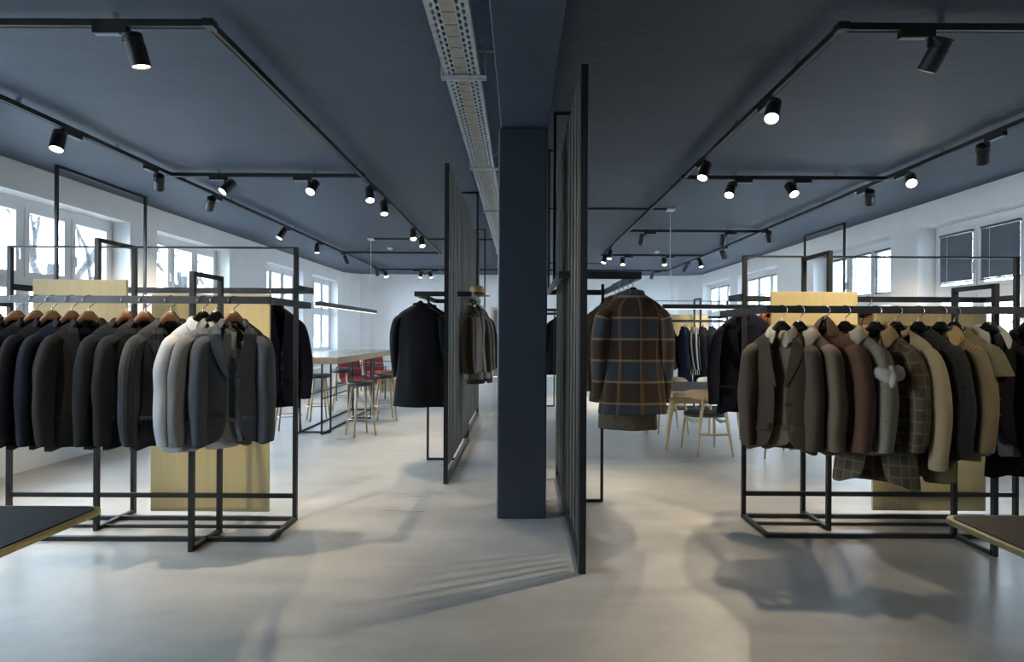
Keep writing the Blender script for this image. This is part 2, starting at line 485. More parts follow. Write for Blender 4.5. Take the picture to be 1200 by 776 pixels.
# outside: ground and bare trees
tag(MB().bx(-40, XL-WT-0.05, -15, 45, -1.3, -1.0).bx(XR+WT+0.05, 40, -15, 45, -1.3, -1.0).build('outside_ground', M['outside_ground']), 'pale ground outside the windows', kind='structure')
def bare_tree(loc, h, seed, label):
    rnd = random.Random(seed)
    t_ = thing('bare_tree', label, 'tree', loc, 0, 'leafless trees outside the windows')
    trunk = MB(); br = MB()
    def grow(mb, p, d, ln, r, lev):
        q = p + d*ln
        mid = p + d*ln*0.5 + Vector((rnd.uniform(-1, 1), rnd.uniform(-1, 1), rnd.uniform(-1, 1)))*ln*0.06
        mb.tube([p, mid, q], [r, r*0.85, r*0.65], 5)
        if lev == 0: return
        for _ in range(3 if lev > 1 else 4):
            nd = (d + Vector((rnd.uniform(-1, 1), rnd.uniform(-1, 1), rnd.uniform(-0.35, 0.7)))*0.85).normalized()
            grow(br, p + d*ln*rnd.uniform(0.45, 1.0), nd, ln*rnd.uniform(0.55, 0.8), r*0.5, lev-1)
    grow(trunk, Vector((0, 0, 0)), Vector((0, 0, 1)), h*0.4, h*0.022, 4)
    trunk.build('trunk', M['tree_bark'], t_, smooth=True); br.build('branches', M['tree_bark'], t_, smooth=True)
bare_tree((-13.0, 15.6, -1.0), 10.5, 3, 'leafless tree outside, seen through the nearest left window')
bare_tree((-12.5, 21.0, -1.0), 11.0, 5, 'leafless tree outside, seen through the second left window')
bare_tree((10.0, 11.4, -1.0), 4.2, 11, 'low leafless bush outside the nearest right window, below its blinds')
bare_tree((12.5, 13.4, -1.0), 6.5, 8, 'tall leafless tree outside the nearest right window')

# ------------------------------------------------------------------ ceiling: cable tray, tracks, spots, pendants
def cable_tray():
    t_ = thing('cable_tray', 'perforated galvanised cable tray hanging beside the ceiling beam', 'cable tray', (0, 0, 0))
    X0, X1, Z = -0.452, -0.242, 2.850
    y0, y1 = 1.2, 16.9
    side = MB().bx(X0, X0+0.003, y0, y1, Z, Z+0.06).bx(X1-0.003, X1, y0, y1, Z, Z+0.06)
    side.bx(X0, X0+0.012, y0, y1, Z+0.058, Z+0.061).bx(X1-0.012, X1, y0, y1, Z+0.058, Z+0.061)
    side.build('side_flange', M['galvanised'], t_)
    # perforated floor: rows of long slots either side of a solid middle strip
    m = MB(); P = 0.056
    cells = [(X0, X0+0.018, None), (X0+0.018, X0+0.045, 0.0), (X0+0.045, X0+0.072, 0.5), (X1-0.072, X1-0.045, 0.5), (X1-0.045, X1-0.018, 0.0), (X1-0.018, X1, None)]
    n = int((y1-y0)/P)
    for a, b, off in cells:
        if off is None:
            m.v += [(a, y0, Z), (b, y0, Z), (b, y1, Z), (a, y1, Z)]
            k = len(m.v); m.f.append((k-4, k-3, k-2, k-1)); continue
        cx, hw = (a+b)/2, (b-a)/2
        for i in range(n):
            c = y0 + (i+0.5+off*0.999)*P; hy = P/2
            out = [(cx-hw, c-hy), (cx, c-hy), (cx+hw, c-hy), (cx+hw, c), (cx+hw, c+hy), (cx, c+hy), (cx-hw, c+hy), (cx-hw, c)]
            ax, ay = hw*0.68, hy*0.80
            inn = [(cx-ax*0.7, c-ay*0.8), (cx, c-ay), (cx+ax*0.7, c-ay*0.8), (cx+ax, c), (cx+ax*0.7, c+ay*0.8), (cx, c+ay), (cx-ax*0.7, c+ay*0.8), (cx-ax, c)]
            k = len(m.v)
            m.v += [(x, y, Z) for x, y in out] + [(x, y, Z) for x, y in inn] + [(x, y, Z+0.007) for x, y in inn]
            for q in range(8):
                r = (q+1) % 8
                m.f.append((k+q, k+r, k+8+r, k+8+q)); m.f.append((k+8+q, k+8+r, k+16+r, k+16+q))
    o = m.build('perforated_floor', M['galvanised'], t_)
    m = MB(); xa, xb = X0+0.072, X1-0.072; q = 0.11
    for i in range(int((y1-y0)/q)):
        m.bx(xa, xb, y0+i*q+0.004, y0+(i+1)*q-0.004, Z+0.001, Z+0.003)
        m.lathe([(0.004, Z-0.001), (0.004, Z+0.001)], 6, ((xa+xb)/2, y0+(i+0.5)*q, 0))
    m.build('middle_strip', M['galvanised_dull'], t_)
    MB().tube([(-0.36, y0, Z+0.022), (-0.36, y1, Z+0.022)], 0.014).tube([(-0.40, y0, Z+0.02), (-0.40, y1, Z+0.02)], 0.010).build('cable', M['black_plastic'], t_)
    y = 3.29
    while y < 16:
        b = MB().bx(X0-0.02, X1+0.035, y-0.025, y-0.008, Z-0.014, Z-0.002).bx(X0-0.02, X1+0.035, y+0.008, y+0.025, Z-0.014, Z-0.002)
        b.bx(X0-0.02, X1+0.035, y-0.008, y+0.008, Z-0.006, Z-0.003)
        b.bx(X0-0.02, X0-0.015, y-0.03, y+0.03, Z-0.014, Z+0.06)
        b.build('support_bracket', M['galvanised'], t_)
        MB().bx(X1+0.005, -0.150, y-0.20, y-0.185, Z+0.05, Z+0.065).bx(X1+0.03, X1+0.034, y-0.20, y+0.03, Z-0.006, Z+0.10).build('wall_arm', M['galvanised_dull'], t_)
        y += 1.83
cable_tray()

ZTB, ZTT = 3.030, 3.068         # track bottom / top
XoL, XiL, XiR, XoR = -3.81, -1.73, 1.77, 3.97
def track(name, label, segs):
    t_ = thing(name, label, 'lighting track', (0, 0, 0), 0, 'lighting tracks on the ceiling')
    clips = []
    for (xa, ya, xb, yb) in segs:
        m = MB()
        if xa == xb:
            m.bx(xa-0.019, xa+0.019, ya, yb, ZTB+0.004, ZTT).bx(xa-0.019, xa-0.013, ya, yb, ZTB, ZTB+0.004).bx(xa+0.013, xa+0.019, ya, yb, ZTB, ZTB+0.004)
            k = int(abs(yb-ya)/1.0)
            clips += [(xa, ya+(yb-ya)*(i+0.5)/max(k, 1)) for i in range(k)]
        else:
            m.bx(xa, xb, ya-0.019, ya+0.019, ZTB+0.004, ZTT).bx(xa, xb, ya-0.019, ya-0.013, ZTB, ZTB+0.004).bx(xa, xb, ya+0.013, ya+0.019, ZTB, ZTB+0.004)
            k = int(abs(xb-xa)/0.9)
            clips += [(xa+(xb-xa)*(i+0.5)/max(k, 1), ya) for i in range(k)]
        m.build('track_rail', M['black_steel'], t_)
    cm = MB().bx(-0.012, 0.012, -0.012, 0.012, ZTT, ZC).mesh('ceiling_clip', M['chrome'])
    for x, y in clips:
        place('ceiling_clip', cm, t_, (x, y, 0))
    jm = MB().bx(-0.03, 0.03, -0.03, 0.03, ZTB-0.002, ZTT+0.002).mesh('joint', M['black_steel'])
    pts = set()
    for s in segs: pts |= {(s[0], s[1]), (s[2], s[3])}
    for x, y in pts: place('corner_joint', jm, t_, (x, y, 0))
track('lighting_track', 'black lighting track framework on the ceiling over the suit rack', [
    (XoL, 0.6, XoL, 15.2), (XiL, 3.11, XiL, 12.0), (XoL, 3.11, XiL, 3.11), (XoL, 6.11, XiL, 6.11), (XoL, 12.0, XiL, 12.0), (XoL, 15.2, -0.2, 15.2)])
track('lighting_track', 'black lighting track framework on the ceiling over the brown coat rack', [
    (XoR, 0.6, XoR, 15.2), (XiR, 3.11, XiR, 12.2), (XiR, 3.11, XoR, 3.11), (XiR, 6.11, XoR, 6.11), (XiR, 9.3, XoR, 9.3), (XiR, 12.2, XoR, 12.2), (0.25, 15.2, XoR, 15.2)])

# spotlight meshes (shared); head points along -Z
hp = [(0.022, 0.045), (0.047, 0.045), (0.050, 0.040)]
for z in (0.030, 0.014, -0.002):
    hp += [(0.050, z+0.006), (0.046, z+0.003), (0.046, z-0.003), (0.050, z-0.006)]
hp += [(0.050, -0.125), (0.046, -0.128), (0.043, -0.112), (0.010, -0.110)]
ME_HEAD = MB().lathe(hp, 24).mesh('head', M['black_plastic'], False)
ME_LENS = MB().lathe([(0.0425, -0.120), (0.0425, -0.116)], 24).mesh('lens', M['lamp_lens'])
ME_ADX = MB().bx(-0.17, 0.02, -0.019, 0.019, -0.036, 0.0).mesh('adapter', M['black_plastic'])
ME_ADP = MB().bx(-0.165, -0.03, -0.014, 0.014, -0.041, -0.036).mesh('adapter_plate', M['grey_plastic'])
ME_ARM = MB().bx(-0.008, 0.008, -0.012, 0.012, -0.085, -0.030).mesh('bracket', M['black_plastic'])
def spotlight(X, Y, adir, aim, label, watts=1.0, angle=60):
    """adir: angle (degrees) in plan from the adapter to the head"""
    t_ = thing('track_spotlight', label, 'spotlight', (X, Y, ZTB), 0, 'spotlights on the ceiling tracks')
    place('adapter', ME_ADX, t_, rotz=R(adir)); place('adapter_plate', ME_ADP, t_, rotz=R(adir))
    place('bracket', ME_ARM, t_, rotz=R(adir))
    a = Vector(aim).normalized()
    q = (-a).to_track_quat('Z', 'Y')
    hc = Vector((0.055*cos(R(adir)), 0.055*sin(R(adir)), -0.085))
    h = place('head', ME_HEAD, t_, hc, q)
    place('lens', ME_LENS, h)
    ld = bpy.data.lights.new('beam', 'SPOT'); ld.energy = SPOT_W*watts; ld.color = (1.0, 0.82, 0.58)
    ld.spot_size = R(angle); ld.spot_blend = 0.9; ld.shadow_soft_size = 0.025
    lo = bpy.data.objects.new('beam', ld); COL.objects.link(lo); lo.parent = t_
    lo.location = hc + a*0.135; lo.rotation_mode = 'QUATERNION'; lo.rotation_quaternion = q
    return t_
SPOTS = [
 (-2.20, 3.11, 0, (0.16, 0.22, -1), 'large black spotlight top left, on the front crossbar over the suit rack'),
 (XoL, 4.68, -90, (0.10, -0.35, -1), 'lit black spotlight at the left edge, on the outer track over the suits'),
 (XoL, 5.85, 90, (-0.5, 0.75, -0.75), 'black spotlight turned away, on the outer left track before its first junction'),
 (XoL, 6.95, -90, (-0.6, 0.65, -0.8), 'black spotlight turned away, on the outer left track just past the first junction'),
 (-3.22, 6.11, 0, (-0.45, -0.55, -0.8), 'lit spotlight on the left crossbar, the one nearer the windows'),
 (-2.31, 6.11, 0, (-0.10, -0.62, -0.72), 'glaring spotlight on the left crossbar, the one nearer the inner track'),
 (XiL, 6.45, -90, (0.20, -0.45, -0.95), 'lit spotlight on the inner left track, first of the nearer pair'),
 (XiL, 7.12, -90, (0.15, -0.30, -1), 'lit spotlight on the inner left track, second of the nearer pair'),
 (XiL, 9.05, -90, (0.15, -0.45, -0.95), 'lit spotlight on the inner left track, first of the farther pair'),
 (XiL, 9.80, -90, (0.25, -0.45, -0.95), 'lit spotlight on the inner left track, second of the farther pair'),
 (XoL, 9.05, -90, (-0.4, -0.35, -0.9), 'small lit spotlight on the outer left track above the third window'),
 (XoL, 10.55, -90, (0.0, -0.05, -1), 'small upright spotlight on the outer left track above the bar table'),
 (XoL, 12.10, 90, (0.25, 0.35, -0.9), 'small spotlight on the outer left track at the far crossbar junction'),
 (XoL, 14.70, 90, (0.3, 0.35, -0.9), 'tiny spotlight at the far end of the outer left track'),
 (-3.72, 15.2, 0, (0.30, -0.45, -0.85), 'tiny lit spotlight in the far left track corner'),
 (-2.75, 15.2, 0, (-0.25, -0.20, -1), 'tiny lit spotlight on the far left end bar, left one of the pair'),
 (-2.40, 15.2, 180, (0.3, -0.15, -0.9), 'tiny spotlight on the far left end bar, right one of the pair'),
 (2.26, 3.11, 0, (-0.28, 0.60, -1), 'large dark spotlight top right, on the front crossbar over the coat rack'),
 (XiR, 4.00, -90, (-0.35, -0.50, -0.9), 'lit spotlight on the inner right track, nearest of that track'),
 (XiR, 5.45, -90, (-0.40, -0.35, -1), 'lit spotlight on the inner right track just before the crossbar'),
 (2.34, 6.11, 180, (-0.40, -0.50, -0.9), 'lit spotlight on the right crossbar, the one nearer the inner track'),
 (2.98, 6.11, 180, (0.05, -0.62, -0.70), 'glaring spotlight on the right crossbar, the one nearer the right windows'),
 (XoR, 5.78, -90, (-0.40, -0.70, -0.62), 'glaring spotlight on the outer right track at the crossbar corner'),
 (XoR, 6.45, -90, (0.45, 0.65, -0.75), 'dark turned spotlight on the outer right track just past the crossbar corner'),
 (XoR, 4.78, 90, (0.5, 0.65, -0.8), 'dark turned spotlight at the right edge on the outer right track'),
 (2.06, 9.30, 180, (-0.05, 0.45, -0.9), 'dark spotlight on the second right crossbar, left one'),
 (3.40, 9.30, 180, (0.10, 0.45, -0.9), 'dark spotlight on the second right crossbar, right one'),
 (XoR, 9.05, -90, (0.35, 0.45, -0.9), 'dark spotlight on the outer right track at the second crossbar'),
 (XoR, 11.0, 90, (0.45, 0.35, -0.8), 'dark spotlight on the outer right track between second and third crossbars'),
 (2.26, 12.2, 180, (0.03, -0.40, -0.9), 'small lit spotlight on the third right crossbar, left one'),
 (3.16, 12.2, 180, (0.03, -0.42, -0.9), 'small lit spotlight on the third right crossbar, right one'),
 (XoR, 12.5, -90, (0.1, -0.30, -1), 'small lit spotlight on the outer right track at the third crossbar corner'),
 (XoR, 13.4, 90, (-0.35, 0.45, -0.8), 'small dark spotlight on the outer right track past the third crossbar'),
 (XiR, 11.2, -90, (-0.2, -0.20, -1), 'small spotlight near the far end of the inner right track'),
 (XiR, 11.9, -90, (-0.25, -0.25, -0.9), 'small lit spotlight at the far end of the inner right track'),
 (XoL, 1.30, 90, (0.42, 0.80, -0.60), 'added spotlight on the outer left track just outside the picture, brightening the suits', 0.8, 36),  # added, out of view: front light for the suit rack
 (XoR, 1.30, 90, (-0.40, 0.80, -0.62), 'added spotlight on the outer right track just outside the picture, brightening the coats', 0.8, 36),  # added, out of view: front light for the coat rack
 (XoR, 0.85, 90, (-0.90, 0.40, -0.27), 'added spotlight on the outer right track outside the picture, brightening the suits from across', 1.6, 26),  # added cross light to lift the suit fronts, never in view
 (XoL, 0.85, 90, (0.90, 0.40, -0.27), 'added spotlight on the outer left track outside the picture, brightening the coats from across', 1.2, 26),  # added cross light to lift the coat fronts, never in view
 (3.62, 15.2, 180, (-0.2, 0.30, -0.9), 'tiny dark spotlight in the far right track corner'),
]
for s in SPOTS: spotlight(*s)

def pendant(label, a, b, z, canopy, drops):
    """linear pendant bar from a to b (x, y)"""
    t_ = thing('linear_pendant', label, 'pendant lamp', (a[0], a[1], z), 0, 'linear pendant lamps')
    dx, dy = b[0]-a[0], b[1]-a[1]
    if abs(dx) > abs(dy):
        MB().bx(0, dx, -0.03, 0.03, 0, 0.06).build('housing', M['black_steel'], t_, bevel=0.003)
        MB().bx(0.02, dx-0.02, -0.022, 0.022, -0.004, 0.002).build('diffuser', M['pendant_diffuser'], t_)
    else:
        MB().bx(-0.03, 0.03, 0, dy, 0, 0.06).build('housing', M['black_steel'], t_, bevel=0.003)
        MB().bx(-0.022, 0.022, 0.02, dy-0.02, -0.004, 0.002).build('diffuser', M['pendant_diffuser'], t_)
    cx, cy_ = canopy[0]-a[0], canopy[1]-a[1]
    MB().bx(cx-0.06, cx+0.06, cy_-0.06, cy_+0.06, ZC-0.035-z, ZC-z).build('canopy', M['white_paint'], t_, bevel=0.004)
    c0 = (cx, cy_, ZC-0.035-z); e = drops[-1]; e = (e[0]-a[0], e[1]-a[1], 0.06)
    mid = ((c0[0]+e[0])/2-0.015, (c0[1]+e[1])/2, (c0[2]+e[2])/2-0.1)
    MB().tube([c0, mid, e], 0.004, 6).build('power_cable', M['white_paint'], t_)
    for d_ in drops:
        MB().tube([(d_[0]-a[0], d_[1]-a[1], 0.06), (d_[0]-a[0], d_[1]-a[1], ZC-z)], 0.0012, 4).build('suspension_wire', M['chrome'], t_)
pendant('black linear pendant lamp over the high bar table', (-2.74, 7.55), (-2.74, 10.6), 1.70, (-2.82, 10.55), [(-2.74, 8.0), (-2.74, 10.4)])
pendant('black linear pendant lamp over the dining table', (1.92, 7.60), (3.45, 7.60), 1.685, (2.10, 7.90), [(3.3, 7.6), (2.05, 7.6)])
def conduit(label, x0, x1, y):
    tag(MB().tube([(x0, y, ZC-0.013), (x1, y, ZC-0.013)], 0.012, 8).build('cable_conduit', M['black_steel']), label, 'conduit', 'thin conduits across the ceiling')
conduit('thin dark conduit across the ceiling to the bar table pendant', -2.76, -0.152, 10.55)
conduit('thin dark conduit across the ceiling to the dining table pendant', 0.198, 2.04, 7.90)
conduit('thin dark conduit far down the ceiling beyond the right crossbars', 0.198, 2.04, 14.1)
def detector(x, y, label):
    tag(MB().lathe([(0.055, 0.0), (0.055, -0.02), (0.045, -0.035), (0.02, -0.045), (0.018, -0.05), (0.001, -0.05)][::-1], 20, (x, y, ZC)).build('smoke_detector', M['white_paint'], smooth=False), label, 'smoke detector', 'smoke detectors')
detector(-2.72, 11.7, 'small round white smoke detector on the left half of the ceiling')
detector(2.90, 12.0, 'small round white smoke detector on the right half of the ceiling')

# loops hanging from the ceiling close to the windows
def ceiling_loop(x, y0, y1, z, label):
    t_ = thing('ceiling_hanging_loop', label, 'hanging rail', (x, y0, z), 0, 'steel loops hung from the ceiling')
    L, H, w = y1-y0, ZC-z, 0.028
    MB().bar((0, 0, 0), (0, 0, H), w).build('drop_post', M['black_steel'], t_)
    MB().bar((0, L, 0), (0, L, H), w).build('drop_post', M['black_steel'], t_)
    MB().bar((0, -w/2, H-w/2), (0, L+w/2, H-w/2), w).build('top_bar', M['black_steel'], t_)
    MB().bar((0, -w/2, w/2), (0, L+w/2, w/2), w).build('bottom_bar', M['black_steel'], t_)
ceiling_loop(-4.94, 5.97, 7.38, 1.42, 'black steel loop hanging from the ceiling by the nearest left window')
ceiling_loop(5.09, 8.84, 10.07, 1.60, 'black steel loop hanging from the ceiling by the second right window')

# ------------------------------------------------------------------ slatted partitions
def partition(label, X, y0, y1, hook, rail, leg, hangers):
    """X plane, y0..y1; rail = (x0, x1, ya, yb, z) loop; leg = (x, y); hangers = [(x, y, xto)]"""
    t_ = thing('slatted_partition', label, 'partition', (X, y0, 0), 0, 'slatted steel partitions')
    L, H, w = y1-y0, 2.855, 0.040
    fm = MB().bar((0, w/2, 0), (0, w/2, H), w).bar((0, L-w/2, 0), (0, L-w/2, H), w)
    fm.bar((0, w, w/2), (0, L-w, w/2), w)
    fm.build('frame', M['black_steel'], t_)
    sl = MB().bx(-0.020, 0.020, -0.005, 0.005, 0.15, H).mesh('slat', M['slat_steel'])
    n = int((L-0.08)/0.067)
    for i in range(n):
        place('slat', sl, t_, (0.003*((i*7) % 3-1), 0.072+(L-0.144)*i/(n-1), 0), rotz=R((5+4*((i*5) % 4-1.5))*(1 if X > 0 else -1)))
    bw = 0.03
    MB().bar((0.0, 0.05, 1.9), (0.0, L-0.05, 1.9), 0.012, 0.03).build('tie_bar', M['black_steel'], t_)
    if rail:
        xa, xb, ya, yb, z = rail
        xa -= X; xb -= X; ya -= y0; yb -= y0
        m = MB().bx(xa, xb, ya-0.012, ya+0.012, z-0.025, z+0.025).bx(xa, xb, yb-0.012, yb+0.012, z-0.025, z+0.025)
        m.bx(xa, xa+0.024, ya, yb, z-0.025, z+0.025).bx(xb-0.024, xb, ya, yb, z-0.025, z+0.025)
        m.build('hanging_rail', M['grey_steel'], t_)
    if leg:
        lx, ly = leg[0]-X, leg[1]-y0
        z = rail[4]
        MB().bar((lx, ly, 0), (lx, ly, z), 0.022).bar((lx, ly, 0.011), (0, ly, 0.011), 0.022).build('leg', M['black_steel'], t_)
    for hx, hy, hx2 in hangers:
        z = rail[4] if rail else 1.9
        MB().bar((hx-X, hy-y0, z), (hx-X, hy-y0, ZC), 0.022).bar((hx-X, hy-y0, ZC-0.011), (hx2-X, hy-y0, ZC-0.011), 0.022).build('ceiling_hanger', M['black_steel'], t_)
    return t_
partition('tall slatted dark steel partition right of the column', 0.352, 3.14, 5.22, 1, (0.255, 0.815, 3.80, 5.42, 1.742), (0.655, 4.49), [(0.267, 4.49, 0.42), (0.267, 5.40, 0.30)])
partition('tall slatted dark steel partition left of the column holding black coats', -0.660, 4.99, 7.06, 1, (-1.085, -0.50, 5.73, 7.05, 1.742), (-0.975, 5.94), [(-0.545, 7.04, -0.74)])
partition('slatted steel partition standing behind the one with black coats', -0.700, 7.12, 9.20, 1, (-1.02, -0.60, 7.9, 9.57, 1.742), None, [(-0.612, 9.55, -0.78)])
partition('far slatted steel partition hidden behind the column', 0.36, 9.4, 11.4, 1, (0.27, 0.82, 9.6, 11.5, 1.742), (0.62, 10.3), [])

# ------------------------------------------------------------------ clothes racks
def clothes_rack(label, x0, x1, yf, yr, y_front_rail, z_front, y_rear_rail, z_rear, loops, panels, top=1.946, rx=None):
    """x0<x1; yf/yr = base front/rear (rear = upright plane)"""
    t_ = thing('clothes_rack', label, 'clothes rack', (0, 0, 0), 0, 'black steel clothes racks')
    w = 0.028
    st = M['black_steel']
    MB().bar((x0, yf, w/2), (x1, yf, w/2), w).bar((x0, yr, w/2), (x1, yr, w/2), w).bar((x0+w/2, yf, w/2), (x0+w/2, yr, w/2), w).bar((x1-w/2, yf, w/2), (x1-w/2, yr, w/2), w).build('base_frame', st, t_)
    ym = yf*0.4+yr*0.6
    MB().bar((x0+w, ym, 0.011), (x1-w, ym, 0.011), 0.020).build('base_bar', st, t_)
    for x in (x0+w/2, x1-w/2):
        MB().bar((x, yr, w), (x, yr, top), w).build('upright', st, t_)
    MB().bar((x0, yr, top), (x1, yr, top), w, 0.012).build('top_rail', st, t_)
    MB().bar((x0+w, yr, 0.177), (x1-w, yr, 0.177), 0.02, 0.032).build('lower_rail', st, t_)
    for nm, y, z in (('hanging_rail', y_front_rail, z_front), ('rear_rail', y_rear_rail, z_rear)):
        xa, xb = rx if (rx and y < yr) else (x0, x1)
        m = MB().bx(xa, xb, y-0.010, y+0.010, z-0.022, z+0.022)
        for xe in (xa, xb-0.024):
            m.bx(xe, xe+0.024, y, yr, z-0.022, z+0.022)
        if xa > x0: m.bx(x0, xa, yr-0.012, yr+0.012, z-0.022, z+0.022)
        elif xa < x0: m.bx(xa, x0, yr-0.012, yr+0.012, z-0.022, z+0.022)
        if xb > x1: m.bx(x1, xb, yr-0.012, yr+0.012, z-0.022, z+0.022)
        elif xb < x1: m.bx(xb, x1, yr-0.012, yr+0.012, z-0.022, z+0.022)
        m.build(nm, M['grey_steel'], t_)
    for lx, ya, yb, z in loops:
        MB().bar((lx, ya, 0), (lx, ya, z), w).bar((lx, yb, 0), (lx, yb, z), w).bar((lx, ya, z-w/2), (lx, yb, z-w/2), w).bar((lx, ya, w/2), (lx, yb, w/2), w).build('loop_frame', st, t_)
    for (pa, pb, y, z0, z1) in panels:
        o = MB().bx(pa, pb, y-0.010, y+0.010, z0, z1).build('wood_panel', M['poplar_ply'], t_, bevel=0.002)
        o['label'] = 'pale yellow wood panel'
    return t_
LR_Y, LR_Z = 3.36, 1.536        # left rack front rail
clothes_rack('black steel clothes rack in the left foreground with suit jackets', -3.66, -1.59, 3.61, 4.01, LR_Y, LR_Z, 4.30, 1.66,
    [(-2.01, 3.44, 3.76, 1.716), (-2.855, 3.79, 4.15, 1.975)],
    [(-3.26, -2.635, 3.762, 0.93, 1.690), (-2.67, -1.815, 4.07, 0.045, 1.615)], rx=(-3.66, -1.50))
RR_Y, RR_Z = 3.36, 1.498
clothes_rack('black steel clothes rack in the right foreground with brown coats', 1.632, 3.66, 3.73, 4.13, RR_Y, RR_Z, 4.40, 1.625,
    [(2.90, 3.43, 3.75, 1.665), (2.128, 3.87, 4.22, 1.927)],
    [(1.71, 2.30, 3.842, 0.85, 1.640), (2.63, 3.47, 4.19, 0.04, 1.565)], top=1.92, rx=(1.47, 3.66))
clothes_rack('black steel clothes rack far behind the dining table with navy garments', 1.79, 3.80, 9.9, 10.3, 9.85, 1.57, 10.6, 1.66,
    [(3.17, 9.9, 10.25, 1.98), (2.2, 9.6, 9.95, 1.72)],
    [(2.75, 3.45, 10.36, 0.95, 1.70)])

# ------------------------------------------------------------------ hangers and garments
def hook_path(r=0.0315):
    p = []
    for i in range(13):
        a = R(195 - i*(195+58)/12)
        p.append((r*cos(a), 0, r*sin(a)))
    p += [(0.008, 0, -0.036), (0.0, 0, -0.046), (0, 0, -0.115)]
    return p
ME_HOOK = MB().tube(hook_path(), 0.0026, 6).mesh('hook', M['chrome'], True)
def bar_mesh(mat, wide):
    rows = []; n = 16
    for i in range(n+1):
        u = -1+2*i/n; x = u*0.150
        z = -0.090 - 0.185*max(0, abs(u)-0.13)**1.02
        y = 0.035*(abs(u)**2) * 0.6
        d = 0.011 + (0.016 if wide else 0.006)*abs(u)**2
        hgt = (0.030 if wide else 0.014)*(1-0.55*abs(u))
        if abs(u) > 0.99: d *= 0.7; hgt *= 0.6
        if abs(u) < 0.2: hgt *= 1.05
        rows.append([(Vector((x, y+d*cos(t), z+hgt*sin(t))), (0, 0)) for t in [2*pi*k/10 for k in range(11)]])
    return MB().grid(rows).mesh('shoulder_bar', M[mat], True)
ME_BAR_W = bar_mesh('hanger_wood', True)
ME_BAR_B = bar_mesh('hanger_black', True)
ME_TROUSER_BAR = MB().tube([(-0.185, 0.005, -0.165), (0.185, 0.005, -0.165)], 0.006, 6).mesh('trouser_bar', M['hanger_black'])
HCOUNT = {}
def hanger(loc, rz, wooden, label, group):
    t_ = thing('coat_hanger', label, 'hanger', loc, rz, group)
    place('hook', ME_HOOK, t_)
    place('shoulder_bar', ME_BAR_W if wooden else ME_BAR_B, t_)
    return t_

